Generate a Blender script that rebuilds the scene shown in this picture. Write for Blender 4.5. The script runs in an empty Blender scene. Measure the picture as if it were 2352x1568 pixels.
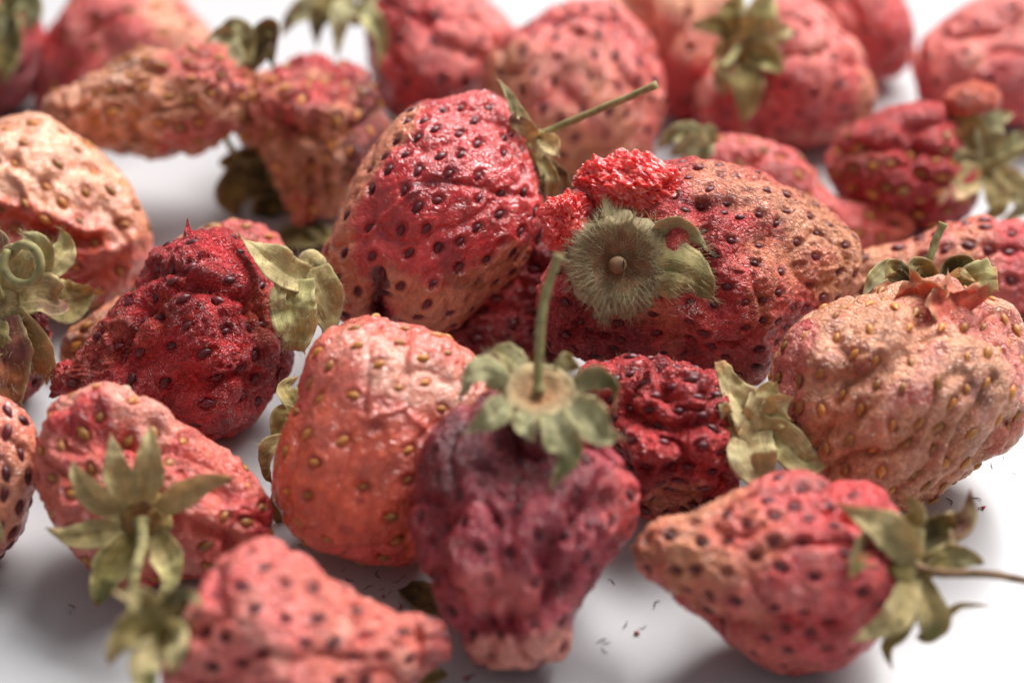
import bpy, math, random
import numpy as np
from mathutils import Vector, Matrix
from mathutils.bvhtree import BVHTree

# ------------------------------------------------------------------ camera, world, lamps, exposure
MM = 0.001
PITCH = math.radians(36.0)
LENS, SENSOR = 85.0, 36.0
DIST = 262.0                                        # mm from the lens to the aimed point
AIM = np.array([0.0, 0.0, 9.0])                     # mm
R_ = np.array([1.0, 0.0, 0.0])
F_ = np.array([0.0, math.cos(PITCH), -math.sin(PITCH)])
U_ = np.array([0.0, math.sin(PITCH), math.cos(PITCH)])
CAM = AIM - F_ * DIST
PW, PH = 2352.0, 1568.0                             # the photograph was measured at this size
PXK = SENSOR / LENS / PW                            # mm per pixel per mm of depth

sc = bpy.context.scene
col = sc.collection
cd = bpy.data.cameras.new('camera')
cam = bpy.data.objects.new('camera', cd)
col.objects.link(cam)
cd.lens, cd.sensor_width, cd.sensor_fit = LENS, SENSOR, 'HORIZONTAL'
cd.clip_start, cd.clip_end = 0.005, 20.0
cam.matrix_world = Matrix(((R_[0], U_[0], -F_[0], CAM[0] * MM), (R_[1], U_[1], -F_[1], CAM[1] * MM),
                           (R_[2], U_[2], -F_[2], CAM[2] * MM), (0, 0, 0, 1)))
cd.dof.use_dof = True
cd.dof.focus_distance = 0.2525
cd.dof.aperture_fstop = 12.0
cd.dof.aperture_blades = 8
sc.camera = cam

world = bpy.data.worlds.new('World')
sc.world = world
world.use_nodes = True
world.node_tree.nodes['Background'].inputs[0].default_value = (0.93, 0.95, 1.0, 1)
world.node_tree.nodes['Background'].inputs[1].default_value = 0.26


def area(name, loc, target, size, energy, colour):
    l = bpy.data.lights.new(name, 'AREA')
    l.shape, l.size, l.size_y, l.energy, l.color = 'RECTANGLE', size[0], size[1], energy, colour
    o = bpy.data.objects.new(name, l)
    col.objects.link(o)
    o.location = loc
    o.rotation_euler = (Vector(target) - Vector(loc)).to_track_quat('-Z', 'Y').to_euler()
    return o


area('window_light', (0.27, 0.36, 0.60), (0, 0, 0), (0.6, 0.46), 12.2, (1.0, 0.985, 0.97))

sc.view_settings.view_transform = 'Standard'
sc.view_settings.look = 'None'
sc.view_settings.gamma = 1.0
sc.view_settings.exposure = 0.2
sc.render.engine = 'CYCLES'
sc.cycles.use_denoising = True
sc.cycles.max_bounces = 8

# ------------------------------------------------------------------ noise and small maths (numpy)
rng = np.random.default_rng(7)
random.seed(7)


def srgb(c):
    c = np.asarray(c, float) / 255.0
    return np.where(c <= 0.04045, c / 12.92, ((c + 0.055) / 1.055) ** 2.4)


def _hash(i, j, k, seed):
    h = (i.astype(np.uint32) * np.uint32(374761393) + j.astype(np.uint32) * np.uint32(668265263)
         + k.astype(np.uint32) * np.uint32(2147483647) + np.uint32(seed * 974711 & 0xffffffff))
    h = (h ^ (h >> np.uint32(13))) * np.uint32(1274126177)
    h = (h ^ (h >> np.uint32(15))) * np.uint32(2246822519)
    return h ^ (h >> np.uint32(16))


_G = rng.normal(size=(256, 3))
_G /= np.linalg.norm(_G, axis=1)[:, None]


def perlin(P, seed=0):
    P = np.asarray(P, float)
    I = np.floor(P).astype(np.int64)
    f = P - I
    w = f * f * f * (f * (f * 6 - 15) + 10)
    out = 0
    for dx in (0, 1):
        for dy in (0, 1):
            for dz in (0, 1):
                g = _G[_hash(I[..., 0] + dx, I[..., 1] + dy, I[..., 2] + dz, seed) & np.uint32(255)]
                d = g[..., 0] * (f[..., 0] - dx) + g[..., 1] * (f[..., 1] - dy) + g[..., 2] * (f[..., 2] - dz)
                ww = ((w[..., 0] if dx else 1 - w[..., 0]) * (w[..., 1] if dy else 1 - w[..., 1])
                      * (w[..., 2] if dz else 1 - w[..., 2]))
                out = out + d * ww
    return out * 1.5


def fbm(P, seed=0, n=3):
    a, s, t = 1.0, 0.0, 0.0
    for k in range(n):
        t = t + a * perlin(P * 2.03 ** k, seed + 17 * k)
        s += a
        a *= 0.5
    return t / s * 1.4


def sstep(a, b, x):
    t = np.clip((x - a) / (b - a), 0, 1)
    return t * t * (3 - 2 * t)


def catmull(pts, n, closed=False):
    P = np.asarray(pts, float)
    m = len(P)
    if closed:
        Q = np.vstack([P[-1], P, P[0], P[1]])
        seg = m
    else:
        Q = np.vstack([2 * P[0] - P[1], P, 2 * P[-1] - P[-2]])
        seg = m - 1
    t = np.linspace(0, seg, n, endpoint=not closed)
    i = np.minimum(t.astype(int), seg - 1)
    f = (t - i)[:, None]
    a, b, c, d = Q[i], Q[i + 1], Q[i + 2], Q[i + 3]
    return 0.5 * (2 * b + (c - a) * f + (2 * a - 5 * b + 4 * c - d) * f ** 2 + (3 * b - a - 3 * c + d) * f ** 3)


def polydist(X, pts):
    """distance of the 2-D points X to a polyline"""
    pts = np.asarray(pts, float)
    if len(pts) == 1:
        return np.hypot(X[:, 0] - pts[0, 0], X[:, 1] - pts[0, 1])
    best = np.full(len(X), 1e9)
    for a, b in zip(pts[:-1], pts[1:]):
        ab = b - a
        t = np.clip(((X - a) @ ab) / (ab @ ab + 1e-9), 0, 1)
        best = np.minimum(best, np.hypot(X[:, 0] - a[0] - t * ab[0], X[:, 1] - a[1] - t * ab[1]))
    return best


def ray(u, v):
    return F_ + R_ * ((u - PW / 2) * PXK) - U_ * ((v - PH / 2) * PXK)


def on_table(u, v, z=0.0):
    r = ray(u, v)
    return CAM + r * ((z - CAM[2]) / r[2])


# ------------------------------------------------------------------ materials
def nodes(name):
    m = bpy.data.materials.new(name)
    m.use_nodes = True
    nt = m.node_tree
    return m, nt, nt.nodes['Principled BSDF'], nt.nodes.new, nt.links.new


def noise_node(nt, scale, detail=3.0, rough=0.55, vec=None, dist=0.0):
    n = nt.nodes.new('ShaderNodeTexNoise')
    n.inputs['Scale'].default_value = scale
    n.inputs['Detail'].default_value = detail
    n.inputs['Roughness'].default_value = rough
    n.inputs['Distortion'].default_value = dist
    if vec is not None:
        nt.links.new(vec, n.inputs['Vector'])
    return n


def ramp(nt, fac, stops):
    r = nt.nodes.new('ShaderNodeValToRGB')
    while len(r.color_ramp.elements) < len(stops):
        r.color_ramp.elements.new(0.5)
    for e, (p, c) in zip(r.color_ramp.elements, stops):
        e.position = p
        e.color = tuple(c) + (1,) if len(c) == 3 else c
    nt.links.new(fac, r.inputs[0])
    return r


def mixrgb(nt, kind, fac, a, b):
    m = nt.nodes.new('ShaderNodeMix')
    m.data_type = 'RGBA'
    m.blend_type = kind
    if isinstance(fac, (int, float)):
        m.inputs[0].default_value = fac
    else:
        nt.links.new(fac, m.inputs[0])
    for s, x in ((m.inputs[6], a), (m.inputs[7], b)):
        if hasattr(x, 'is_output'):
            nt.links.new(x, s)
        else:
            s.default_value = tuple(x) + (1,)
    return m.outputs[2]


def bump(nt, height, strength, dist, normal=None):
    b = nt.nodes.new('ShaderNodeBump')
    b.inputs['Strength'].default_value = strength
    b.inputs['Distance'].default_value = dist
    nt.links.new(height, b.inputs['Height'])
    if normal is not None:
        nt.links.new(normal, b.inputs['Normal'])
    return b.outputs[0]


def skin_material(name, rough, micro, wrinkle, sss=0.12, speck=0.35, spec=0.5, coat=0.2, wscale=1500):
    m, nt, bs, N, L = nodes(name)
    tc = N('ShaderNodeTexCoord').outputs['Object']
    pig = N('ShaderNodeAttribute')
    pig.attribute_name = 'pig'
    n1 = noise_node(nt, 900, 4, 0.6, tc)
    n2 = noise_node(nt, 4200, 3, 0.6, tc)
    r1 = ramp(nt, n1.outputs[0], [(0.3, (0.84, 0.76, 0.76)), (0.72, (1.28, 1.3, 1.28))])
    c = mixrgb(nt, 'MULTIPLY', 0.8, pig.outputs['Color'], r1.outputs[0])
    r2 = ramp(nt, n2.outputs[0], [(0.35, (0.92, 0.88, 0.88)), (0.68, (1.2, 1.24, 1.24))])
    c = mixrgb(nt, 'MULTIPLY', 0.45, c, r2.outputs[0])
    # pale dry flecks of skin
    n3 = noise_node(nt, 2300, 4, 0.7, tc, 0.6)
    r3 = ramp(nt, n3.outputs[0], [(0.58, (0, 0, 0)), (0.75, (1, 1, 1))])
    sp = N('ShaderNodeMath')
    sp.operation = 'MULTIPLY'
    sp.inputs[1].default_value = speck
    L(r3.outputs[0], sp.inputs[0])
    c = mixrgb(nt, 'MIX', sp.outputs[0], c, tuple(srgb((226, 170, 150))))
    L(c, bs.inputs['Base Color'])
    rr = N('ShaderNodeMapRange')
    rr.inputs[1].default_value, rr.inputs[2].default_value = 0.3, 0.7
    rr.inputs[3].default_value, rr.inputs[4].default_value = rough - 0.12, rough + 0.1
    L(n1.outputs[0], rr.inputs[0])
    L(rr.outputs[0], bs.inputs['Roughness'])
    bs.inputs['Specular IOR Level'].default_value = spec
    bs.inputs['Coat Weight'].default_value = coat
    bs.inputs['Sheen Weight'].default_value = 0.0
    bs.inputs['Sheen Roughness'].default_value = 0.4
    bs.inputs['Sheen Tint'].default_value = (1.0, 0.8, 0.78, 1)
    bs.inputs['Coat Roughness'].default_value = 0.16
    bs.inputs['Subsurface Weight'].default_value = sss
    bs.inputs['Subsurface Radius'].default_value = (1.0, 0.35, 0.25)
    bs.inputs['Subsurface Scale'].default_value = 0.0008
    # fine crumpled relief
    w = noise_node(nt, wscale, 3, 0.5, tc, 1.2)
    ab = N('ShaderNodeMath')
    ab.operation = 'SUBTRACT'
    ab.inputs[1].default_value = 0.5
    L(w.outputs[0], ab.inputs[0])
    ab2 = N('ShaderNodeMath')
    ab2.operation = 'ABSOLUTE'
    L(ab.outputs[0], ab2.inputs[0])
    inv = N('ShaderNodeMath')
    inv.operation = 'MULTIPLY'
    inv.inputs[1].default_value = -1.0
    L(ab2.outputs[0], inv.inputs[0])
    nb = bump(nt, inv.outputs[0], wrinkle, 0.0014)
    nb = bump(nt, n2.outputs[0], micro, 0.0002, nb)
    L(nb, bs.inputs['Normal'])
    L(nb, bs.inputs['Coat Normal'])
    return m


def sepal_material():
    m, nt, bs, N, L = nodes('dried_sepal')
    tc = N('ShaderNodeTexCoord').outputs['Object']
    pig = N('ShaderNodeAttribute')
    pig.attribute_name = 'pig'
    lv = N('ShaderNodeAttribute')
    lv.attribute_name = 'leafco'
    n1 = noise_node(nt, 600, 4, 0.65, tc)
    r1 = ramp(nt, n1.outputs[0], [(0.3, (0.76, 0.74, 0.66)), (0.7, (1.35, 1.28, 1.22))])
    c = mixrgb(nt, 'MULTIPLY', 0.9, pig.outputs['Color'], r1.outputs[0])
    mp = N('ShaderNodeMapping')
    mp.inputs['Scale'].default_value = (3.0, 26.0, 1.0)
    L(lv.outputs['Vector'], mp.inputs[0])
    vn = noise_node(nt, 1.0, 3, 0.6, mp.outputs[0], 0.4)
    r2 = ramp(nt, vn.outputs[0], [(0.36, (0.82, 0.82, 0.76)), (0.62, (1.22, 1.18, 1.12))])
    c = mixrgb(nt, 'MULTIPLY', 0.85, c, r2.outputs[0])
    L(c, bs.inputs['Base Color'])
    bs.inputs['Roughness'].default_value = 0.68
    bs.inputs['Specular IOR Level'].default_value = 0.3
    bs.inputs['Sheen Weight'].default_value = 0.15
    bs.inputs['Subsurface Weight'].default_value = 0.08
    bs.inputs['Subsurface Scale'].default_value = 0.0004
    nb = bump(nt, vn.outputs[0], 0.6, 0.0002)
    n3 = noise_node(nt, 3000, 3, 0.6, tc)
    nb = bump(nt, n3.outputs[0], 0.5, 0.0001, nb)
    L(nb, bs.inputs['Normal'])
    tr = N('ShaderNodeBsdfTranslucent')
    L(c, tr.inputs['Color'])
    mx = N('ShaderNodeMixShader')
    mx.inputs[0].default_value = 0.28
    L(bs.outputs[0], mx.inputs[1])
    L(tr.outputs[0], mx.inputs[2])
    L(mx.outputs[0], nt.nodes['Material Output'].inputs['Surface'])
    return m


def seed_material(name, c1, c2, rough):
    m, nt, bs, N, L = nodes(name)
    tc = N('ShaderNodeTexCoord').outputs['Object']
    oi = N('ShaderNodeObjectInfo')
    n1 = noise_node(nt, 1800, 3, 0.6, tc)
    r1 = ramp(nt, n1.outputs[0], [(0.3, tuple(srgb(c1))), (0.7, tuple(srgb(c2)))])
    r2 = ramp(nt, oi.outputs['Random'], [(0.0, (0.5, 0.5, 0.5)), (1.0, (1.35, 1.25, 1.15))])
    L(mixrgb(nt, 'MULTIPLY', 1.0, r1.outputs[0], r2.outputs[0]), bs.inputs['Base Color'])
    bs.inputs['Roughness'].default_value = rough
    nb = bump(nt, n1.outputs[0], 0.35, 0.0001)
    L(nb, bs.inputs['Normal'])
    return m


def plain_material(name, c1, c2, scale, rough, spec=0.4, bmp=0.3, bd=0.0001, sss=0.0):
    m, nt, bs, N, L = nodes(name)
    tc = N('ShaderNodeTexCoord').outputs['Object']
    n1 = noise_node(nt, scale, 4, 0.6, tc)
    r1 = ramp(nt, n1.outputs[0], [(0.32, tuple(srgb(c1))), (0.68, tuple(srgb(c2)))])
    L(r1.outputs[0], bs.inputs['Base Color'])
    bs.inputs['Roughness'].default_value = rough
    bs.inputs['Specular IOR Level'].default_value = spec
    bs.inputs['Subsurface Weight'].default_value = sss
    bs.inputs['Subsurface Scale'].default_value = 0.0008
    L(bump(nt, n1.outputs[0], bmp, bd), bs.inputs['Normal'])
    return m


MAT = {
    'leather': skin_material('crumpled_skin', 0.34, 0.2, 1.0, 0.12, 0.08, 0.65, 0.25, 1400),
    'smooth': skin_material('taut_skin', 0.26, 0.1, 0.55, 0.14, 0.05, 0.7, 0.45, 950),
    'dry': skin_material('dry_skin', 0.3, 0.3, 0.9, 0.14, 0.12, 0.7, 0.35, 1350),
    'soft': skin_material('matt_skin', 0.32, 0.2, 0.75, 0.14, 0.08, 0.65, 0.35, 1100),
    'sepal': sepal_material(),
    'dark_seed': seed_material('dark_seed', (76, 24, 34), (116, 46, 52), 0.38),
    'ochre_seed': seed_material('ochre_seed', (158, 96, 40), (206, 146, 78), 0.42),
    'stem': plain_material('dried_stem', (120, 112, 72), (168, 156, 104), 900, 0.7),
    'brown_stem': plain_material('brown_stem', (96, 70, 48), (146, 112, 78), 900, 0.7),
    'hair': plain_material('plant_hair', (176, 164, 122), (206, 196, 160), 500, 0.6),
    'fibre': plain_material('dark_fibre', (52, 26, 26), (96, 50, 46), 900, 0.7),
    'crumb': plain_material('red_crumb', (150, 30, 36), (196, 70, 66), 1500, 0.5),
    'white_fluff': plain_material('white_fluff', (214, 206, 192), (240, 234, 224), 900, 0.7),
    'table': plain_material('white_tabletop', (182, 182, 184), (188, 188, 189), 14, 0.3, 0.4, 0.02, 0.0002),
}


def crystal_material():
    m, nt, bs, N, L = nodes('crystalline_flesh')
    tc = N('ShaderNodeTexCoord').outputs['Object']
    n1 = noise_node(nt, 1300, 4, 0.7, tc)
    r1 = ramp(nt, n1.outputs[0], [(0.3, tuple(srgb((190, 22, 26)))), (0.5, tuple(srgb((222, 56, 52)))),
                                  (0.72, tuple(srgb((246, 160, 150))))])
    L(r1.outputs[0], bs.inputs['Base Color'])
    bs.inputs['Roughness'].default_value = 0.08
    bs.inputs['Specular IOR Level'].default_value = 0.9
    bs.inputs['Subsurface Weight'].default_value = 0.6
    bs.inputs['Subsurface Radius'].default_value = (1.0, 0.3, 0.25)
    bs.inputs['Subsurface Scale'].default_value = 0.0012
    n2 = noise_node(nt, 5200, 2, 0.6, tc)
    L(bump(nt, n2.outputs[0], 0.6, 0.00015), bs.inputs['Normal'])
    return m


MAT['crystal'] = crystal_material()
MAT['juice'] = plain_material('dried_juice', (44, 6, 12), (110, 14, 22), 1400, 0.12, 0.8, 0.5, 0.0002)

# ------------------------------------------------------------------ object helpers


def mesh_object(name, V, faces, mat, parent=None, origin=(0, 0, 0), smooth=True, pig=None, leafco=None):
    me = bpy.data.meshes.new(name)
    V = np.asarray(V, np.float32)
    faces = np.asarray(faces, np.int32)
    nv, nf, k = len(V), len(faces), faces.shape[1]
    me.vertices.add(nv)
    me.vertices.foreach_set('co', ((V - np.asarray(origin, np.float32)) * MM).ravel())
    me.loops.add(nf * k)
    me.loops.foreach_set('vertex_index', faces.ravel())
    me.polygons.add(nf)
    me.polygons.foreach_set('loop_start', np.arange(0, nf * k, k, dtype=np.int32))
    me.update(calc_edges=True)
    me.validate()
    me.polygons.foreach_set('use_smooth', np.full(len(me.polygons), smooth))
    if pig is not None:
        a = me.attributes.new('pig', 'FLOAT_COLOR', 'POINT')
        a.data.foreach_set('color', np.hstack([pig, np.ones((nv, 1))]).astype(np.float32).ravel())
    if leafco is not None:
        a = me.attributes.new('leafco', 'FLOAT_VECTOR', 'POINT')
        a.data.foreach_set('vector', np.asarray(leafco, np.float32).ravel())
    me.materials.append(MAT[mat] if isinstance(mat, str) else mat)
    o = bpy.data.objects.new(name, me)
    col.objects.link(o)
    if parent is not None:
        o.parent = parent
    return o


def thing(name, label, cat, base, group=None):
    o = bpy.data.objects.new(name, None)
    o.empty_display_size = 0.003
    col.objects.link(o)
    o.location = [float(x) * MM for x in base]
    o['label'], o['category'] = label, cat
    if group:
        o['group'] = group
    return o


def grid_faces(n, m, wrap):
    i = np.arange(n - 1)[:, None]
    j = np.arange(m if wrap else m - 1)[None, :]
    j2 = (j + 1) % m
    return np.stack([i * m + j, i * m + j2, (i + 1) * m + j2, (i + 1) * m + j], -1).reshape(-1, 4)


def tube(path, radius, sides=10, seed=0, rough=0.08):
    """a closed tube along a path (n,3); radius scalar or (n,)"""
    P = np.asarray(path, float)
    r = np.broadcast_to(np.asarray(radius, float), (len(P),)).copy()
    P = np.vstack([P[:1], P, P[-1:]])
    r = np.concatenate([[r[0] * 0.02], r, [r[-1] * 0.02]])
    n = len(P)
    T = np.gradient(P, axis=0)
    T /= np.linalg.norm(T, axis=1)[:, None] + 1e-12
    A = np.cross(T, np.array([0.31, 0.27, 0.91]))
    A /= np.linalg.norm(A, axis=1)[:, None] + 1e-12
    B = np.cross(T, A)
    th = np.linspace(0, 2 * math.pi, sides, endpoint=False)
    V = P[:, None] + (A[:, None] * np.cos(th)[None, :, None] + B[:, None] * np.sin(th)[None, :, None]) * r[:, None, None]
    if rough:
        V = V + (V - P[:, None]) * (perlin(V * 1.3, seed)[..., None] * rough * 3)
    return V.reshape(-1, 3), grid_faces(n, sides, True)

# ------------------------------------------------------------------ the berry builder
C = {k: srgb(v) for k, v in dict(
    red=(180, 36, 40), dred=(134, 24, 32), rose=(202, 68, 68), pink=(220, 110, 102), pale=(234, 156, 136),
    tan=(210, 138, 100), peach=(232, 166, 132), orange=(208, 90, 60), deep=(88, 16, 30), purple=(138, 34, 48),
    brown=(150, 84, 52), cream=(240, 198, 172), salmon=(216, 110, 94), scarlet=(190, 22, 32), mauve=(182, 70, 82),
    olive=(156, 142, 88), sage=(176, 174, 138), leaf=(138, 138, 90), straw=(220, 206, 162), dark=(86, 78, 48),
    khaki=(190, 174, 126), rust=(184, 122, 80), plum=(136, 84, 82), lime=(196, 192, 138), grey=(166, 154, 124)).items()}

STYLE = dict(   # lump, fold, wrinkle, fine : (amplitude mm, wavelength mm)
    taut=dict(mat='smooth', lump=(0.8, 9), fold=(0.55, 6), wr=(0.2, 2.2), fine=(0.05, 1.0), pit=0.24),
    leather=dict(mat='leather', lump=(1.3, 8), fold=(1.3, 6.5), wr=(0.42, 1.8), fine=(0.17, 0.75), pit=0.24),
    crumple=dict(mat='dry', lump=(1.9, 7), fold=(1.4, 5), wr=(0.75, 1.9), fine=(0.18, 0.8), pit=0.18),
    soft=dict(mat='soft', lump=(1.0, 8), fold=(0.8, 6), wr=(0.19, 2.0), fine=(0.1, 0.8), pit=0.28),
    dry=dict(mat='dry', lump=(1.0, 8), fold=(1.0, 6), wr=(0.26, 2.2), fine=(0.14, 0.75), pit=0.18))


def make_seed_mesh(name, seed, L=1.7, W=0.9, H=0.7):
    n, m = 9, 10
    t = np.linspace(0, 1, n)
    x = (t - 0.45) * L
    w = np.sin(math.pi * np.clip(t, 0.012, 0.988)) ** 0.72 * (1 - 0.45 * t ** 1.6)
    w /= w.max()
    th = np.linspace(0, 2 * math.pi, m, endpoint=False)
    V = np.stack([np.broadcast_to(x[:, None], (n, m)), w[:, None] * np.cos(th) * W / 2,
                  w[:, None] * np.sin(th) * H / 2], -1).reshape(-1, 3)
    V = V * (1 + 0.12 * perlin(V * 2.2 + seed, seed)[:, None])
    return V, grid_faces(n, m, True)


SEEDS = {}
for kind in ('dark_seed', 'ochre_seed'):
    SEEDS[kind] = []
    for q in range(4):
        V, Fq = make_seed_mesh('seed', 30 + q)
        o = mesh_object('seed', V, Fq, kind)
        SEEDS[kind].append(o.data)
        bpy.data.objects.remove(o)


class Frame:
    """berry-local frame: a right, b up, c towards the lens (all mm); measured pixels become a, b"""
    def __init__(s, uc, vc, d):
        s.uc, s.vc, s.d = uc, vc, d
        s.m = PXK * d
        s.O = CAM + ray(uc, vc) * d

    def ab(s, u, v):
        return np.array([(u - s.uc) * s.m, -(v - s.vc) * s.m])

    def world(s, X):
        X = np.asarray(X, float)
        return s.O + X[..., 0:1] * R_ + X[..., 1:2] * U_ - X[..., 2:3] * F_


def blob(out, ax, fr, k, tilt, ns, nt, sq=2.0):
    """a rounded solid whose outline seen along c is `out`; sections across the axis are ellipses"""
    O2 = np.array([fr.ab(*p) for p in catmull(out, 500, True)])
    A, B = fr.ab(*ax[0]), fr.ab(*ax[1])
    e = (B - A) / np.linalg.norm(B - A)
    nrm = np.array([-e[1], e[0]])
    s, h = (O2 - A) @ e, (O2 - A) @ nrm
    s0, s1 = s.min(), s.max()
    f = np.linspace(0, 1, ns)
    sv = s0 + (s1 - s0) * (0.5 - 0.5 * np.cos(math.pi * np.clip(0.012 + 0.976 * f, 0, 1)))
    lo, hi = np.full(ns, 1e9), np.full(ns, -1e9)
    s2, h2 = np.roll(s, -1), np.roll(h, -1)
    for a, b, ha, hb in zip(s, s2, h, h2):
        q = (sv >= min(a, b)) & (sv <= max(a, b))
        if q.any() and abs(b - a) > 1e-9:
            hh = ha + (hb - ha) * (sv[q] - a) / (b - a)
            lo[q], hi[q] = np.minimum(lo[q], hh), np.maximum(hi[q], hh)
    bad = hi < lo
    lo[bad] = hi[bad] = 0
    w, hc = (hi - lo) / 2, (hi + lo) / 2
    ker = np.array([1, 2, 3, 2, 1]) / 9
    for _ in range(2):
        hc[2:-2] = np.convolve(hc, ker, 'same')[2:-2]
        w[2:-2] = np.convolve(w, ker, 'same')[2:-2]
    w[0] *= 0.03
    w[-1] *= 0.03
    dep = k * np.minimum(w, 0.75 * w + 0.25 * w.max())
    ph = np.linspace(0, 2 * math.pi, nt, endpoint=False)
    th = math.pi / 2 + (ph - 0.34 * np.sin(ph))           # denser on the lens side
    cc = tilt * (sv - (s0 + s1) / 2)
    cx, sx = np.cos(th), np.sin(th)
    H = hc[:, None] + w[:, None] * cx
    X = A[0] + sv[:, None] * e[0] + H * nrm[0]
    Y = A[1] + sv[:, None] * e[1] + H * nrm[1]
    Z = cc[:, None] + dep[:, None] * sx
    P = np.stack([X, Y, Z], -1)
    return P, e


def grid_normals(P):
    ds = np.gradient(P, axis=0)
    dt = np.roll(P, -1, 1) - np.roll(P, 1, 1)
    N = np.cross(ds, dt)
    N[0], N[-1] = N[1], N[-2]
    N /= np.linalg.norm(N, axis=-1)[..., None] + 1e-12
    c = P.reshape(-1, 3).mean(0)
    if ((P - c) * N).sum(-1).mean() < 0:
        N = -N
    return N


GROUP = 'dried strawberries heaped on the white table'
NB = [0]
BODIES = []


def berry(label, out, ax, k=0.9, tilt=0.0, lift=0.0, style='soft', cols=('pink', 'tan'), mixdir=(0, 0), mixoff=0.0,
          seeds=('dark_seed', 2.5), bt=None, paint=(), crease=(), dent=(), calyx=None, hi=False, extra=(),
          seed_scale=1.0, st=None, noseed=(), fuzz=0, push=0.0, tuft=None):
    NB[0] += 1
    sd = NB[0] * 31
    out = np.asarray(out, float)
    uc, vc = (out[:, 0].min() + out[:, 0].max()) / 2, (out[:, 1].min() + out[:, 1].max()) / 2
    S = dict(STYLE[style])
    S.update(st or {})
    # depth: the lowest point of the berry stands `lift` mm above the table
    d = DIST
    rz = ray(uc, vc)[2]
    for _ in range(7):
        fr = Frame(uc, vc, d)
        P, e = blob(out, ax, fr, k, tilt, 40, 40)
        d += (lift - fr.world(P)[..., 2].min()) / rz * 0.8
    fr = Frame(uc, vc, d)
    ns, nt = (265, 295) if hi else (130, 150)
    P, e = blob(out, ax, fr, k, tilt, ns, nt)
    shp = P.shape[:2]
    N = grid_normals(P).reshape(-1, 3)
    X = P.reshape(-1, 3)
    ends = np.minimum(np.arange(ns), np.arange(ns)[::-1])[:, None] * np.ones(nt)
    taper = np.clip(ends.ravel() / (ns * 0.05), 0.05, 1)
    # ---- seed positions: a loose even spread over the skin
    bt = np.array(bt if bt is not None else (e[0], e[1], tilt), float)
    bt /= np.linalg.norm(bt)
    kind, gap = seeds
    r = np.random.default_rng(sd)
    dA = (np.linalg.norm(np.gradient(P, axis=0), axis=-1) * np.linalg.norm((np.roll(P, -1, 1) - np.roll(P, 1, 1)) / 2, axis=-1)).ravel()
    cand = r.choice(len(X), 2600, p=dA / dA.sum())
    X2 = X[:, :2]
    pick = []
    if gap:
        for i in cand:
            g = gap * (0.82 + 0.3 * r.random())
            if pick and np.min(np.linalg.norm(X[pick] - X[i], axis=1)) < g:
                continue
            if any(X[i, 2] > P[..., 2].mean() and np.hypot(*(X[i, :2] - fr.ab(u, v))) < rad * fr.m for (u, v, rad) in noseed):
                continue
            pick.append(i)
            if len(pick) >= 270:
                break
    pick = np.array(pick, int)
    # ---- relief
    warp = np.stack([perlin(X / 5 + 9, sd + 1), perlin(X / 5 + 33, sd + 2), perlin(X / 5 + 71, sd + 3)], -1)
    Xw = X + 1.6 * warp
    D = S['lump'][0] * perlin(X / S['lump'][1], sd) + 0.4 * S['lump'][0] * perlin(X / S['lump'][1] * 2.1, sd + 5)
    ev = np.array([e[0], e[1], 0])
    along = (Xw @ ev)[:, None] * ev
    Xf = Xw - 0.45 * along                                            # folds run lengthwise
    rf = np.abs(perlin(Xf / S['fold'][1], sd + 7))
    D -= S['fold'][0] * (np.exp(-(rf / 0.09) ** 2) * 0.55 + np.exp(-(rf / 0.28) ** 2) * 0.45 - 0.35)
    am = 0.55 + 0.9 * np.clip(perlin(X / 7, sd + 9) + 0.4, 0, 1)       # calmer and rougher zones
    Xm = X + 0.7 * np.stack([perlin(X / 1.7, sd + 11), perlin(X / 1.7 + 40, sd + 12), perlin(X / 1.7 + 80, sd + 13)], -1)
    if style != 'crumple':
        Xm = Xm - 0.4 * (Xm @ ev)[:, None] * ev
    else:                                                             # knobbly lumps
        D += 1.5 * (np.abs(perlin(X / 3.4 + 0.25 * warp, sd + 17)) ** 0.7 - 0.35)
    rw = 1 - 2 * np.abs(perlin(Xm / S['wr'][1], sd + 15))
    rw2 = 1 - 2 * np.abs(perlin(Xm / S['wr'][1] * 1.9, sd + 16))
    D += S['wr'][0] * am * (rw * 0.7 + rw2 * 0.4 - 0.35)
    rr = 1 - 2 * np.abs(perlin((Xm * 0.35 + (X - 0.3 * (X @ ev)[:, None] * ev) * 0.65) / S['fine'][1] + 5, sd + 21))
    D += S['fine'][0] * am * (rr - 0.4)
    front = sstep(-0.15, 0.25, N[:, 2])
    Xd = X2 + 0.55 * np.stack([perlin(X / 2.2, sd + 25), perlin(X / 2.2 + 50, sd + 26)], -1)
    groove = np.zeros(len(X))
    for pts, rad, dep in crease:
        dist = polydist(Xd, [fr.ab(*q) for q in pts])
        g = np.exp(-(dist / (rad * fr.m)) ** 2) * front
        D += dep * g
    for u, v, rad, dep in dent:
        dist = np.hypot(*(Xd - fr.ab(u, v)).T)
        D -= dep * np.exp(-(dist / (rad * fr.m)) ** 2) * front
    pitmask = np.zeros(len(X))
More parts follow.
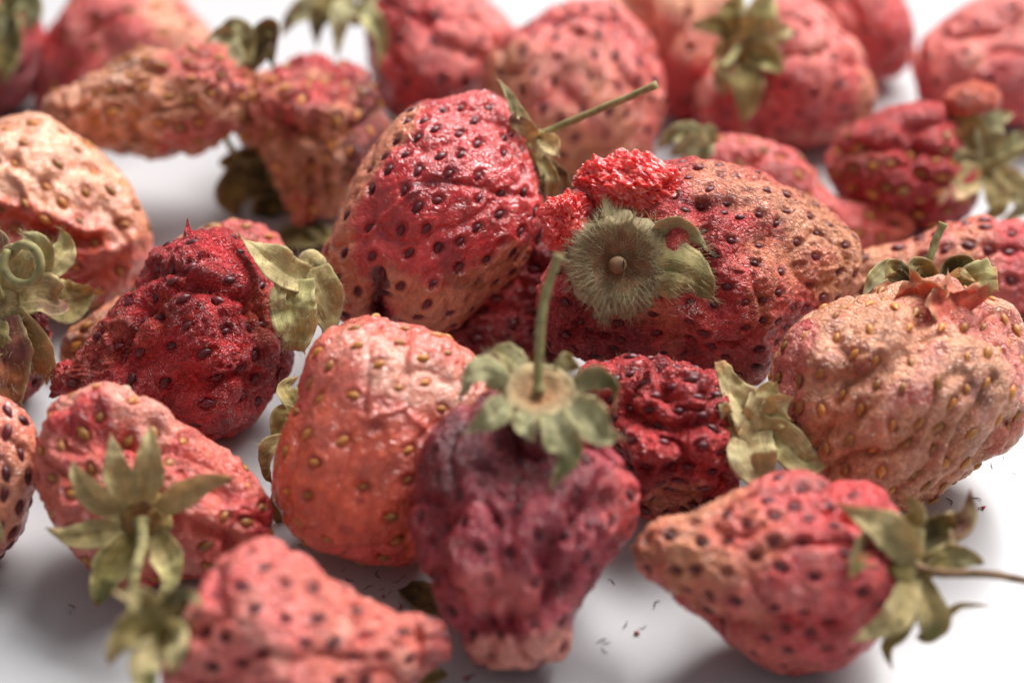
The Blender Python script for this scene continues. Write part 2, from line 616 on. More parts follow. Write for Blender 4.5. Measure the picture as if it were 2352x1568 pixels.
    if len(pick):
        sx = X[pick]
        tdir = bt[None] - N[pick] * (N[pick] @ bt)[:, None]
        tdir += 0.5 * np.stack([perlin(sx / 4 + 3, sd + 41), perlin(sx / 4 + 13, sd + 42), perlin(sx / 4 + 23, sd + 43)], -1)
        tdir += r.normal(0, 0.22, tdir.shape)
        tdir -= N[pick] * (tdir * N[pick]).sum(1)[:, None]
        tdir /= np.linalg.norm(tdir, axis=1)[:, None] + 1e-9
        for i0 in range(0, len(X), 20000):
            Q = X[i0:i0 + 20000]
            d2 = (Q ** 2).sum(1)[:, None] + (sx ** 2).sum(1)[None] - 2 * Q @ sx.T
            j = d2.argmin(1)
            dv = Q - sx[j]
            al = (dv * tdir[j]).sum(1)
            rest = np.sqrt(np.maximum((dv ** 2).sum(1) - al ** 2, 0))
            q = np.sqrt((al / 1.35) ** 2 + rest ** 2) / seed_scale
            D[i0:i0 + 20000] += S['pit'] * (-1.25 * np.exp(-(q / 0.66) ** 4) + 0.38 * np.exp(-((q - 1.05) / 0.34) ** 2))
            pitmask[i0:i0 + 20000] = np.exp(-(q / 0.75) ** 4)
    X3 = X + N * (D * taper)[:, None]
    Pn = X3.reshape(shp + (3,))
    # settle on the table again
    low = fr.world(Pn)[..., 2].min()
    fr.O = fr.O + (lift + push - low) / rz * ray(uc, vc)
    # ---- pigment
    c0, c1 = C[cols[0]], C[cols[1]]
    span = max(np.ptp(X[:, 0]), np.ptp(X[:, 1]))
    g = (X[:, 0] * mixdir[0] - X[:, 1] * mixdir[1]) / span * 2
    t = sstep(-0.45, 0.45, g + mixoff + 0.75 * fbm(X / 7 + 3, sd + 51, 3))
    pig = c0[None] * (1 - t)[:, None] + c1[None] * t[:, None]
    if len(cols) > 2:
        t2 = sstep(0.12, 0.55, fbm(X / 4.5 + 60, sd + 53, 3))
        pig = pig * (1 - 0.75 * t2)[:, None] + C[cols[2]][None] * 0.75 * t2[:, None]
    br = 1 + 0.28 * fbm(X / 2.5 + 90, sd + 55, 2)
    pig = pig * br[:, None]
    for pts, rad, cname, amt in paint:
        dist = polydist(Xd + 0.6 * np.stack([perlin(X / 3.5 + 5, sd + 57), perlin(X / 3.5 + 55, sd + 58)], -1), [fr.ab(*q) for q in pts])
        wgt = amt * sstep(1.0, 0.45, dist / (rad * fr.m) + 0.25 * perlin(X / 1.1, sd + 59)) * front
        pig = pig * (1 - wgt)[:, None] + C[cname][None] * wgt[:, None]
    # the skin in each seed pit is made darker and redder
    pig = pig * (1 - pitmask[:, None] * np.array([0.28, 0.45, 0.42]))
    pig = np.clip(pig, 0.002, 0.95)
    # ---- objects
    W = fr.world(Pn).reshape(-1, 3)
    base = W[W[:, 2].argmin()].copy()
    root = thing('dried_strawberry', label, 'strawberry', base, GROUP)
    body = mesh_object('flesh', W, grid_faces(ns, nt, True), S['mat'], root, base, True, pig)
    BODIES.append((label, W, grid_faces(ns, nt, True)))
    Nn = grid_normals(Pn).reshape(-1, 3)
    Bm = np.stack([R_, U_, -F_], 1)
    for n_, i in enumerate(pick):
        s_ = seed_scale * (0.72 + 0.42 * r.random())
        if r.random() < 0.06:                                           # a few seeds have fallen out
            continue
        nn = Bm @ Nn[i] * 0.6 + Bm @ N[i] * 0.4
        nn /= np.linalg.norm(nn)
        td = Bm @ tdir[n_]
        td -= nn * (td @ nn)
        td /= np.linalg.norm(td)
        o = bpy.data.objects.new('seed', SEEDS[kind][n_ % 4])
        col.objects.link(o)
        o.parent = root
        y = np.cross(nn, td)
        pos = (W[i] - base + nn * 0.13 * seed_scale) * MM
        o.matrix_local = Matrix(((td[0] * s_, y[0] * s_, nn[0] * s_, pos[0]), (td[1] * s_, y[1] * s_, nn[1] * s_, pos[1]),
                                 (td[2] * s_, y[2] * s_, nn[2] * s_, pos[2]), (0, 0, 0, 1)))
    bvh = BVHTree.FromPolygons(X3.tolist(), grid_faces(ns, nt, True).tolist()) if (calyx or extra or tuft) else None
    # ---- extra lumps of flesh (torn or swollen places)
    for ex in extra:
        Pe, _ = blob(ex['out'], ex['ax'], fr, ex.get('k', 0.9), ex.get('tilt', 0), 46 if ex.get('crystal') else 60, 58 if ex.get('crystal') else 60)
        Xe = Pe.reshape(-1, 3)
        Ne = grid_normals(Pe).reshape(-1, 3)
        if ex.get('crystal'):
            cell = fbm(Xe / 1.5, sd + 71, 2) * 0.75 + 0.5 * np.abs(perlin(Xe / 0.75, sd + 73)) + r.normal(0, 0.13, len(Xe))
            Xe = Xe + Ne * cell[:, None]
        else:
            Xe = Xe + Ne * (0.35 * fbm(Xe / 2.2, sd + 75, 3))[:, None]
        if ex['c'] == 'skin':
            ctr = Xe.mean(0)
            hit = bvh.ray_cast(Vector((ctr[0], ctr[1], 60.0)), Vector((0, 0, -1.0)))
            Xe[:, 2] += (hit[0].z if hit[0] is not None else 0.0) + ex.get('dc', 0.0)
        else:
            Xe[:, 2] += ex['c']
        We = fr.world(Xe)
        We[:, 2] = np.maximum(We[:, 2], 0.1)
        pe = None
        if not ex.get('crystal'):
            pe = C[ex.get('col', 'red')][None] * (1 + 0.3 * fbm(Xe / 2 + 5, sd + 77, 2))[:, None]
        mesh_object(ex.get('name', 'torn_flesh'), We, grid_faces(*Pe.shape[:2], True), ex.get('mat', 'crystal' if ex.get('crystal') else S['mat']),
                    root, base, not ex.get('crystal'), pe)
    if calyx:
        build_calyx(calyx, fr, bvh, root, base, sd)
    if tuft:
        ta, tb_ = fr.ab(*tuft)
        hit = bvh.ray_cast(Vector((ta, tb_, 60.0)), Vector((0, 0, -1.0)))
        ctr = fr.world(np.array([ta, tb_, hit[0].z + 0.15]))
        p0 = np.repeat(ctr[None], 34, 0) + r.normal(0, 0.34, (34, 3)) + R_ * r.normal(0, 0.4, (34, 1))
        hv, hf = hairs(p0, np.repeat((-F_ * 0.3 + U_ * 0.3)[None], 34, 0) + r.normal(0, 0.8, (34, 3)), r, (0.3, 1.3), 0.028, None, 1.3)
        h = mesh_object('hair_tuft', hv, hf, 'white_fluff', body, base)
        h['kind'] = 'stuff'
    if fuzz:
        sel = r.choice(len(W), fuzz, p=dA / dA.sum())
        hv, hf = hairs(W[sel], Nn[sel] @ Bm.T, r, (0.25, 0.7), 0.012)
        h = mesh_object('fuzz', hv, hf, 'hair', body, base)
        h['kind'] = 'stuff'
    return root


def hairs(pos, nrm, r, ln, rad, lean=None, curl=0.5):
    n = len(pos)
    L = r.uniform(ln[0], ln[1], n)[:, None]
    dirs = nrm + r.normal(0, 0.45, (n, 3)) + (0 if lean is None else lean)
    dirs /= np.linalg.norm(dirs, axis=1)[:, None] + 1e-9
    side = r.normal(0, 1, (n, 3))
    side -= dirs * (side * dirs).sum(1)[:, None]
    side /= np.linalg.norm(side, axis=1)[:, None] + 1e-9
    oth = np.cross(dirs, side)
    rows = []
    for t in (0, 0.35, 0.7, 1.0):
        p = pos + dirs * L * t + side * L * curl * t * t * r.uniform(0.2, 1.0, (n, 1))
        rr = rad * (1 - 0.85 * t)
        rows.append(np.stack([p + (side * math.cos(a) + oth * math.sin(a)) * rr for a in (0, 2.094, 4.189)], 1))
    V = np.stack(rows, 1).reshape(-1, 3)                              # (n,4,3,3)
    V[:, 2] = np.maximum(V[:, 2], 0.03)
    g = grid_faces(4, 3, True)
    Fq = (g[None] + (np.arange(n) * 12)[:, None, None]).reshape(-1, 4)
    return V, Fq


def blade(path, width, view, roll=0.0, cup=0.25, seed=0, shape=(0.6, 0.38), wave=0.3, crumple=0.45, nl=34, nw=13, thick=0.13, tipw=0.02):
    """a thin leaf along a 3-D path (mm): returns vertices, faces, top normals, along/across coordinates"""
    P = np.asarray(path, float)
    T = np.gradient(P, axis=0)
    T /= np.linalg.norm(T, axis=1)[:, None] + 1e-12
    side = np.cross(view, T)
    side /= np.linalg.norm(side, axis=1)[:, None] + 1e-12
    nor = np.cross(T, side)
    t = np.linspace(0, 1, nl)
    rl = np.radians(np.interp(t, np.linspace(0, 1, len(np.atleast_1d(roll))), np.atleast_1d(roll)))[:, None]
    sd2 = side * np.cos(rl) + nor * np.sin(rl)
    nr2 = np.cross(T, sd2)
    b0, pk = shape
    prof = np.where(t < pk, b0 + (1 - b0) * np.sin(t / pk * math.pi / 2), 1 - np.clip((t - pk) / (1 - pk), 0, 1) ** 1.3)
    prof = np.maximum(prof, tipw)
    x = np.linspace(-1, 1, nw)
    w = width * 0.46 * prof
    edge = 1 + 0.1 * fbm(np.stack([t * 7, np.zeros(nl), np.full(nl, seed * 1.7)], 1), seed, 2)
    w = w * edge
    G = P[:, None] + sd2[:, None] * (x[None, :, None] * w[:, None, None])
    G = G + nr2[:, None] * (cup * w[:, None] * (x ** 2 - 0.35)[None])[..., None]
    fold = -0.10 * width * np.exp(-(x / 0.12) ** 2)[None] * prof[:, None] * 0.6
    wv = wave * width * (np.abs(x) ** 1.5)[None] * perlin(np.stack([np.broadcast_to((t * 3.2)[:, None], (nl, nw)), np.broadcast_to(np.sign(x)[None] * 3.3, (nl, nw)), np.full((nl, nw), seed * 0.37)], -1), seed + 3)
    cr = crumple * fbm(G / 1.6, seed + 5, 2)
    taper = np.minimum(1, t * 4)[:, None]
    G = G + nr2[:, None] * ((fold + wv + cr * 0.7) * taper)[..., None]
    top = G
    th = thick * (0.5 + 0.5 * (1 - np.abs(x[None])) ** 0.5) * np.ones((nl, 1))
    bot = G - nr2[:, None] * th[..., None]
    V = np.vstack([top.reshape(-1, 3), bot.reshape(-1, 3)])
    m = nl * nw
    g = grid_faces(nl, nw, False)
    rim = np.concatenate([np.arange(nw), np.arange(1, nl) * nw + nw - 1, (nl - 1) * nw + np.arange(nw - 2, -1, -1), np.arange(nl - 2, 0, -1) * nw])
    r2 = np.roll(rim, -1)
    Fq = np.vstack([g, g[:, ::-1] + m, np.stack([rim, rim + m, r2 + m, r2], 1)])
    lc = np.stack([np.broadcast_to(t[:, None], (nl, nw)), np.broadcast_to(x[None], (nl, nw)), np.full((nl, nw), seed * 0.713)], -1).reshape(-1, 3)
    tn = np.broadcast_to(nr2[:, None], (nl, nw, 3)).reshape(-1, 3)
    return V, Fq, tn, np.vstack([lc, lc])


def leaf_pigment(V, lc, cols, seed):
    """cols: base, tip, underside"""
    cols = list(cols) + [cols[-1]] * (3 - len(cols))
    n = len(V) // 2
    t = sstep(0.1, 0.95, lc[:, 0] + 0.5 * fbm(V / 2.6, seed, 2))
    p = C[cols[0]][None] * (1 - t)[:, None] + C[cols[1]][None] * t[:, None]
    p[n:] = p[n:] * 0.35 + 0.65 * C[cols[2]][None]
    e = sstep(0.72, 1.0, np.abs(lc[:, 1]))[:, None] * 0.55                # dry pale margins, browned tips
    p = p * (1 - e) + C['straw'][None] * e
    b = (sstep(0.8, 1.0, lc[:, 0]) * 0.6)[:, None]
    p = p * (1 - b) + C['rust'][None] * b
    p *= (1 + 0.3 * fbm(V / 1.4 + 8, seed + 3, 2))[:, None]
    return np.clip(p, 0.004, 0.9)


def build_calyx(cx, fr, bvh, root, base, sd):
    """cx: c centre pixel, r cap radius px, sepals [(points, width px, options)], stem (points, radius px, material), hairs n"""
    r = np.random.default_rng(sd + 5)

    def surf(a, b):
        h = bvh.ray_cast(Vector((a, b, 60.0)), Vector((0, 0, -1.0)))
        return None if h[0] is None else h[0].z

    ca, cb = fr.ab(cx['c'][0], cx['c'][1])
    cs = surf(ca, cb)
    cc = (cs if cs is not None else 0.0) + cx.get('h', 0.3)
    if 'z' in cx:
        cc = cx['z']
    view = np.array([0, 0, 1.0])
    cols = cx.get('cols', ('olive', 'straw', 'sage'))

    def path(pts, n, clear=0.35):
        Q = []
        last = cc
        for p in pts:
            a, b = fr.ab(p[0], p[1])
            s = surf(a, b)
            if len(p) >= 3:
                c = cc + p[2]
                if len(p) == 3 and s is not None:
                    c = max(c, s + clear)
            else:
                c = s + clear if s is not None else last - 0.4
            last = c
            Q.append((a, b, c))
        Q = catmull(Q, n)
        return Q

    # cap: a shallow puckered dome that the sepals grow from
    nrm = np.array(cx.get('n', (0, 0, 1.0)), float)
    nrm /= np.linalg.norm(nrm)
    rad = cx['r'] * fr.m
    t1 = np.cross(nrm, (0.3, 0.9, 0.1))
    t1 /= np.linalg.norm(t1)
    t2 = np.cross(nrm, t1)
    n1, n2 = 26, 48
    rr = np.concatenate([np.linspace(0.02, 1, n1 - 5), [1.0, 0.9, 0.6, 0.3, 0.02]])
    zz = np.interp(rr, *cx['prof']) if 'prof' in cx else np.concatenate([cx.get('dome', 0.25) * (1 - np.linspace(0, 1, n1 - 5) ** 2), [-0.1, -0.2, -0.25, -0.3, -0.3]])
    if 'prof' in cx:
        zz[n1 - 5:] = zz[n1 - 6] - np.array([0.12, 0.2, 0.25, 0.3, 0.3])
    th = np.linspace(0, 2 * math.pi, n2, endpoint=False)
    G = (np.array([ca, cb, cc]) + (rr[:, None, None] * (t1 * np.cos(th)[:, None] + t2 * np.sin(th)[:, None])[None]) * rad
         + zz[:, None, None] * rad * nrm)
    Xc = G.reshape(-1, 3)
    Xc = Xc + (nrm[None] * (0.22 * fbm(Xc / 1.2, sd, 2))[:, None]) + (Xc - np.array([ca, cb, cc])) * (0.22 * perlin(Xc / 1.5, sd + 2))[:, None]
    Wc = fr.world(Xc)
    Wc[:, 2] = np.maximum(Wc[:, 2], 0.1)
    f_ = np.clip(np.linalg.norm(Xc - np.array([ca, cb, cc]), axis=1) / rad, 0, 1)[:, None]
    pg = C[cx.get('cap', ('khaki', cols[0]))[0]] * (1 - f_) + C[cx.get('cap', ('khaki', cols[0]))[1]] * f_
    pg = pg * (1 + 0.3 * fbm(Xc / 1.1, sd + 4, 2))[:, None]
    cal = mesh_object('calyx', Wc, grid_faces(n1, n2, True), 'sepal', root, base, True, np.clip(pg, 0.004, 0.9), np.zeros((len(Wc), 3)))
    HP, HN = [Wc[:(n1 - 6) * n2]], [np.broadcast_to(np.stack([R_, U_, -F_], 1) @ nrm, (len(Wc), 3))[:(n1 - 6) * n2]]
    Bm = np.stack([R_, U_, -F_], 1)
    for q, sp in enumerate(cx['sepals']):
        pts, wpx = sp[0], sp[1]
        op = dict(sp[2]) if len(sp) > 2 else {}
        Q = path(pts, 34, op.pop('clear', 0.35))
        cl = op.pop('cols', cols)
        V, Fq, tn, lc = blade(Q, wpx * fr.m, view, seed=sd + q * 7, **op)
        W = fr.world(V)
        W[:, 2] = np.maximum(W[:, 2], 0.12)
        mesh_object('sepal', W, Fq, 'sepal', cal, base, True, leaf_pigment(V, lc, cl, sd + q), lc)
        half = len(W) // 2
        HP.append(W[:half])
        HN.append(tn @ Bm.T)
    if cx.get('stem'):
        pts, rpx, mat = cx['stem']
        Q = path(pts, 40, 0.2)
        rad_ = rpx * fr.m * np.interp(np.linspace(0, 1, 40), [0, 0.08, 0.9, 1], [1.5, 1.0, 0.85, 1.05])
        V, Fq = tube(Q, rad_, 12, sd, 0.07)
        W = fr.world(V)
        mesh_object('stem', W, Fq, mat, root, base)
    if cx.get('hairs'):
        P_, N_ = np.vstack(HP), np.vstack(HN)
        n = cx['hairs']
        nc = len(HP[0])
        i = np.where(r.random(n) < cx.get('on_cap', nc / len(P_)), r.integers(0, nc, n), r.integers(0, len(P_), n))
        ctr = fr.world(np.array([ca, cb, cc]))
        lean = (P_[i] - ctr)
        lean = lean / (np.linalg.norm(lean, axis=1)[:, None] + 1e-9) * cx.get('lean', 0.6)
        hv, hf = hairs(P_[i], N_[i] * cx.get('up', 1.0), r, cx.get('hl', (0.5, 1.4)), cx.get('hr', 0.02), lean)
        h = mesh_object('hairs', hv, hf, 'hair', cal, base)
        h['kind'] = 'stuff'
    for cr in cx.get('stub', ()):                                      # a cut stem stub
        u, v, rpx = cr
        a, b = fr.ab(u, v)
        c0 = (surf(a, b) or cc)
        Q = np.array([[a, b, c0 - 0.5], [a, b, cc], [a - .05, b, cc + 0.5], [a - .1, b, cc + 0.85]])
        V, Fq = tube(catmull(Q, 14), rpx * fr.m * np.linspace(1.1, 0.95, 14), 14, sd, 0.06)
        mesh_object('stem', fr.world(V), Fq, 'brown_stem', root, base)

# ------------------------------------------------------------------ the table
tb = mesh_object('table_surface', [(-900, -700, 0), (900, -700, 0), (900, 1500, 0), (-900, 1500, 0)], [(0, 1, 2, 3)], 'table')
tb['kind'] = 'structure'

# ------------------------------------------------------------------ the berries (pixels of the 2352-wide photograph)
# centre: big glossy red berry leaning on its neighbours
berry('large glossy red berry with rows of dark seeds, straight pale stem pointing right',
      [(1010, 224), (1080, 208), (1140, 215), (1180, 250), (1212, 320), (1240, 420), (1252, 510), (1232, 575), (1190, 632), (1130, 690),
       (1060, 738), (1000, 748), (930, 738), (860, 744), (795, 744), (757, 690), (745, 610), (760, 540), (800, 450), (850, 350), (900, 290), (950, 250)],
      ((1190, 300), (800, 730)), k=0.92, tilt=0.1, lift=5.5, style='taut', cols=('red', 'rose', 'dred'), hi=True,
      seeds=('dark_seed', 2.4), seed_scale=0.85, fuzz=900,
      paint=[([(930, 270), (850, 370), (790, 500), (765, 620)], 52, 'tan', 0.85), ([(900, 660), (1000, 720), (1100, 680), (1180, 600)], 62, 'tan', 0.85),
             ([(800, 640), (830, 720)], 50, 'tan', 0.7), ([(1080, 240), (1150, 280)], 60, 'rose', 0.6),
             ([(875, 640), (872, 715)], 26, 'deep', 0.95), ([(1050, 640), (1090, 650)], 26, 'brown', 0.7),
             ([(1130, 330), (1160, 420)], 50, 'rose', 0.5)],
      crease=[([(870, 630), (872, 735)], 20, -0.9), ([(980, 430), (1100, 440), (1210, 460)], 9, -0.5), ([(970, 445), (930, 480), (850, 540)], 8, 0.45),
              ([(1050, 260), (1150, 300)], 16, -0.4)],
      extra=[dict(name='dried_juice', out=[(858, 655), (878, 645), (898, 668), (902, 700), (888, 732), (864, 728), (854, 692)], ax=((876, 645), (876, 732)), c='skin', dc=-0.9, crystal=True, mat='juice', k=0.9)],
      calyx=dict(c=(1232, 335), r=46, z=-1.5, n=(0.9, 0.25, 0.35), cols=('straw', 'straw', 'khaki'),
                 sepals=[([(1222, 318, 1.5), (1190, 270, 4.0), (1165, 225, 5.0), (1140, 188, 5.2)], 46, dict(cols=('sage', 'sage', 'sage'), roll=(40, 20), cup=0.4)),
                         ([(1235, 325, 1.5), (1205, 300, 4.5), (1180, 285, 6.0), (1185, 265, 6.5)], 44, dict(cols=('straw', 'plum', 'straw'), wave=0.3)),
                         ([(1240, 320, 2), (1262, 335, 4), (1272, 355, 5), (1282, 368, 5.5)], 50, dict(cols=('straw', 'straw', 'straw'), wave=0.3, cup=0.5)),
                         ([(1240, 360, 1), (1262, 410, 3), (1268, 450, 2.5), (1262, 475, 2)], 44, dict(cols=('olive', 'straw', 'dark'), cup=0.6)),
                         ([(1250, 360, -2, 1), (1290, 395, -2, 1), (1303, 430, -2, 1), (1292, 470, -2, 1)], 36, dict(cols=('dark', 'straw', 'dark'), roll=30)),
                         ([(1236, 370, 0), (1240, 430, 2), (1252, 460, 2)], 30, dict(cols=('dark', 'olive', 'dark')))],
                 stem=([(1236, 312, 1.5), (1290, 290, 2.5), (1400, 248, 5), (1500, 208, 7)], 9.5, 'stem'), hairs=500))

# right of it: berry showing its round hairy calyx
berry('pink and tan berry with round hairy calyx facing out and crystalline red flesh',
      [(1500, 372), (1600, 364), (1700, 384), (1800, 420), (1880, 458), (1945, 500), (1980, 560), (1972, 640), (1925, 690), (1850, 735), (1800, 808),
       (1745, 868), (1650, 872), (1550, 850), (1450, 838), (1340, 835), (1262, 795), (1245, 700), (1280, 600), (1340, 500), (1420, 420)],
      ((1260, 690), (1980, 580)), k=0.8, tilt=-0.12, lift=2.0, style='leather', st=dict(fold=(0.6, 6), wr=(0.16, 1.9)), cols=('rose', 'tan'),
      mixdir=(0.9, 0), mixoff=-0.35, hi=True, seeds=('dark_seed', 2.15), seed_scale=0.74, bt=(0.9, -0.1, -0.3), noseed=((1400, 610, 120),), fuzz=900, tuft=(1565, 715),
      paint=[([(1540, 560), (1600, 700), (1700, 790)], 90, 'rose', 0.8), ([(1290, 760), (1420, 800)], 110, 'dred', 0.8), ([(1620, 420), (1760, 470), (1880, 540)], 60, 'peach', 0.5),
             ([(1420, 720), (1520, 730)], 45, 'tan', 0.6), ([(1560, 470), (1640, 480)], 40, 'dred', 0.6)],
      crease=[([(1545, 455), (1600, 480), (1700, 470)], 22, -1.0), ([(1600, 470), (1580, 600), (1630, 690)], 30, -1.3), ([(1400, 740), (1560, 760), (1580, 840)], 26, -1.4),
              ([(1330, 640), (1340, 760), (1420, 810)], 40, -1.6)],
      dent=[(1420, 560, 90, 2.0)],
      extra=[dict(name='exposed_flesh', out=[(1325, 430), (1335, 400), (1390, 375), (1440, 362), (1500, 375), (1540, 410), (1555, 450), (1520, 490), (1450, 500), (1380, 490)],
                  ax=((1325, 435), (1555, 440)), c=5.5, crystal=True, k=0.8),
             dict(name='exposed_flesh', out=[(1250, 510), (1262, 475), (1310, 450), (1340, 470), (1345, 530), (1320, 580), (1270, 575)], ax=((1300, 450), (1295, 580)), c=6.5, crystal=True, k=0.8)],
      calyx=dict(c=(1412, 612), r=112, h=3.4, n=(-0.18, -0.02, 1), cols=('khaki', 'olive', 'sage'), cap=('brown', 'grey'),
                 prof=([0, 0.25, 0.6, 0.82, 1.0], [-0.28, -0.22, -0.02, 0.0, -0.3]),
                 sepals=[([(1460, 630, -0.9), (1530, 625, 0.3), (1585, 650, 0.2), (1625, 692, -1.2)], 150, dict(cols=('khaki', 'leaf', 'leaf'), cup=-0.3, wave=0.12, crumple=0.2)),
                         ([(1490, 560, -1.2), (1530, 540, -0.4), (1570, 550, -0.6), (1612, 590, -1.5)], 74, dict(cols=('grey', 'sage', 'leaf'), roll=20)),
                         ([(1405, 525, -1.6), (1395, 505, -1.4), (1385, 482, -1.6)], 50, dict(cols=('grey', 'straw', 'leaf'), roll=30)),
                         ([(1390, 690, -1.2), (1385, 715, -1.6), (1390, 735, -2)], 40, dict(cols=('olive', 'plum', 'dark')))],
                 stub=[(1412, 615, 19)], hairs=6500, hl=(0.5, 1.6), lean=1.3, up=0.45, hr=0.026, on_cap=0.8))

# left: deep red crumpled berry
berry('deep red crumpled berry with sharp spike of skin and upright yellow green calyx',
      [(400, 560), (450, 535), (520, 545), (575, 580), (622, 640), (655, 700), (668, 770), (655, 850), (615, 930), (562, 980), (500, 1012), (430, 1000),
       (330, 985), (220, 950), (130, 925), (116, 880), (140, 835), (215, 780), (290, 700), (340, 635), (365, 590)],
      ((650, 660), (125, 900)), k=0.85, tilt=0.05, lift=0.2, style='leather', cols=('red', 'red', 'dred'), hi=True, seeds=('dark_seed', 2.9), seed_scale=0.95, fuzz=900,
      paint=[([(170, 870), (230, 830), (290, 760)], 50, 'brown', 0.35), ([(430, 560), (560, 590), (640, 660)], 34, 'scarlet', 0.7), ([(620, 690), (640, 760)], 42, 'orange', 0.55),
             ([(380, 690), (360, 780)], 40, 'orange', 0.25)],
      crease=[([(350, 720), (420, 665), (520, 670), (600, 690)], 15, -1.5), ([(400, 680), (480, 655), (560, 660)], 26, 0.5), ([(380, 640), (330, 730), (280, 830)], 13, -1.2), ([(600, 700), (610, 850), (560, 930)], 14, -0.8)],
      dent=[(640, 720, 40, 1.2)],
      extra=[dict(name='skin_spike', out=[(418, 600), (426, 555), (438, 503), (456, 545), (492, 580), (470, 612)], ax=((439, 503), (450, 610)), c=2.6, k=0.6, col='scarlet')],
      calyx=dict(c=(690, 690), r=44, z=1.5, n=(0.7, 0.1, 0.7), cols=('straw', 'straw', 'olive'), cap=('straw', 'lime'),
                 sepals=[([(710, 645, 2.5), (665, 625, 3.5), (610, 582, 3.0), (556, 543, 2.0)], 92, dict(cols=('khaki', 'straw', 'olive'), roll=(10, 30), cup=0.3, shape=(0.8, 0.45))),
                         ([(690, 640, 3), (684, 700, 4.4), (694, 760, 4.2), (688, 805, 3)], 118, dict(cols=('lime', 'lime', 'olive'), cup=0.35, wave=0.4, shape=(0.75, 0.5), tipw=0.45, crumple=0.9)),
                         ([(730, 615, 1.5), (750, 675, 1.6), (764, 740, 1), (752, 797, 0)], 92, dict(cols=('khaki', 'khaki', 'dark'), roll=(-20, -40), wave=0.4, shape=(0.7, 0.5), tipw=0.4, crumple=0.8)),
                         ([(700, 640, 2), (718, 606, 1), (740, 625, 0.6), (755, 670, 0)], 66, dict(cols=('khaki', 'grey', 'dark'), cup=-0.5)),
                         ([(660, 650, 3.6), (650, 690, 4.4), (655, 740, 4.2), (662, 790, 3.4)], 40, dict(cols=('straw', 'khaki', 'olive'), crumple=0.8))],
                 hairs=1500, hl=(0.5, 1.7)))

# tan pink berry behind the deep red one
berry('slim tan and pink berry lying half hidden behind the deep red crumpled berry',
      [(140, 812), (180, 745), (250, 695), (330, 630), (400, 555), (470, 512), (540, 502), (610, 520), (650, 570), (640, 660), (560, 740), (430, 800), (280, 850), (180, 860)],
      ((145, 810), (640, 560)), k=0.55, tilt=-0.1, lift=0, style='dry', cols=('tan', 'pink'), mixdir=(1.2, 0), seeds=('ochre_seed', 2.6))

# far left orange berry with its torn skin
berry('peach orange berry with torn wrinkled orange skin along its lower side',
      [(-130, 420), (-60, 310), (30, 275), (110, 275), (190, 325), (262, 390), (322, 465), (346, 540), (332, 625), (292, 675), (220, 705), (120, 700), (0, 660), (-100, 560)],
      ((-120, 380), (310, 620)), k=0.85, lift=0, style='taut', cols=('peach', 'salmon', 'tan'), st=dict(fold=(0.9, 7), wr=(0.3, 2.2)), seeds=('ochre_seed', 2.9), mixdir=(0.2, 1.0), mixoff=-0.2,
      paint=[([(-50, 500), (40, 500), (150, 530), (230, 570)], 52, 'orange', 0.9), ([(200, 560), (290, 640)], 60, 'orange', 0.85), ([(60, 370), (180, 430)], 80, 'peach', 0.7), ([(260, 430), (320, 520)], 46, 'tan', 0.7),
             ([(200, 600), (230, 690)], 40, 'red', 0.5)],
      crease=[([(-60, 460), (40, 470), (130, 500), (240, 535)], 15, 1.1), ([(-60, 500), (60, 520), (200, 560)], 24, -1.3), ([(120, 560), (240, 590), (310, 560)], 12, 0.8), ([(60, 400), (110, 480)], 9, 0.5)])

# left edge: big grey green calyx with a curled stem
berry('dark red berry behind its large crumpled calyx with a curled looping stem',
      [(-240, 760), (-190, 640), (-100, 590), (0, 600), (70, 660), (110, 760), (100, 860), (40, 920), (-80, 930), (-190, 870)],
      ((-230, 760), (105, 770)), k=0.8, lift=0, style='leather', cols=('dred', 'red'), seeds=('dark_seed', 2.6), hi=False,
      calyx=dict(c=(30, 690), r=62, h=1.0, n=(0.3, 0.1, 1), dome=0.25, cols=('khaki', 'straw', 'olive'), cap=('straw', 'khaki'),
                 sepals=[([(20, 670, 0.5), (-10, 610, 1.5), (10, 560, 1), (5, 525, 0)], 169, dict(cols=('grey', 'plum', 'olive'), roll=20, wave=0.3)),
                         ([(50, 670, 0.5), (70, 620, 1.5), (85, 590, 1.8), (110, 570, 1)], 117, dict(cols=('khaki', 'khaki', 'olive'), wave=0.3)),
                         ([(70, 660, 0), (110, 600, 0), (100, 560, -0.5), (70, 538, -1)], 91, dict(cols=('lime', 'sage', 'sage'))),
                         ([(100, 640, -0.5), (150, 600, -1), (165, 565, -1.5), (152, 525, -2)], 80, dict(cols=('straw', 'lime', 'sage'))),
                         ([(70, 690, 0.5), (120, 680, 1), (160, 700, 0.6), (180, 690, -0.3)], 111, dict(cols=('khaki', 'plum', 'olive'), roll=-20)),
                         ([(60, 720, 0.5), (100, 780, 1), (125, 840, 0.6), (130, 880, -0.5)], 104, dict(cols=('khaki', 'rust', 'olive'), roll=25, wave=0.35)),
                         ([(30, 730, 0.8), (40, 810, 2), (55, 880, 2.2), (75, 948, 1.0)], 156, dict(cols=('plum', 'rust', 'rust'), wave=0.2)),
                         ([(10, 730, 0.8), (-10, 800, 1.6), (-10, 860, 1.2)], 143, dict(cols=('olive', 'khaki', 'olive'))),
                         ([(120, 700, -3, 1), (175, 690, -4, 1), (222, 670, -5, 1)], 117, dict(cols=('olive', 'khaki', 'olive')))],
                 stem=([(30, 690, 1), (32, 650, 4), (55, 615, 7), (90, 597, 9.5), (125, 578, 12), (160, 590, 13), (172, 625, 13), (150, 658, 12.5), (110, 655, 12), (88, 625, 11.5), (95, 590, 11)], 11, 'stem'),
                 hairs=1500, hl=(0.5, 1.6)))

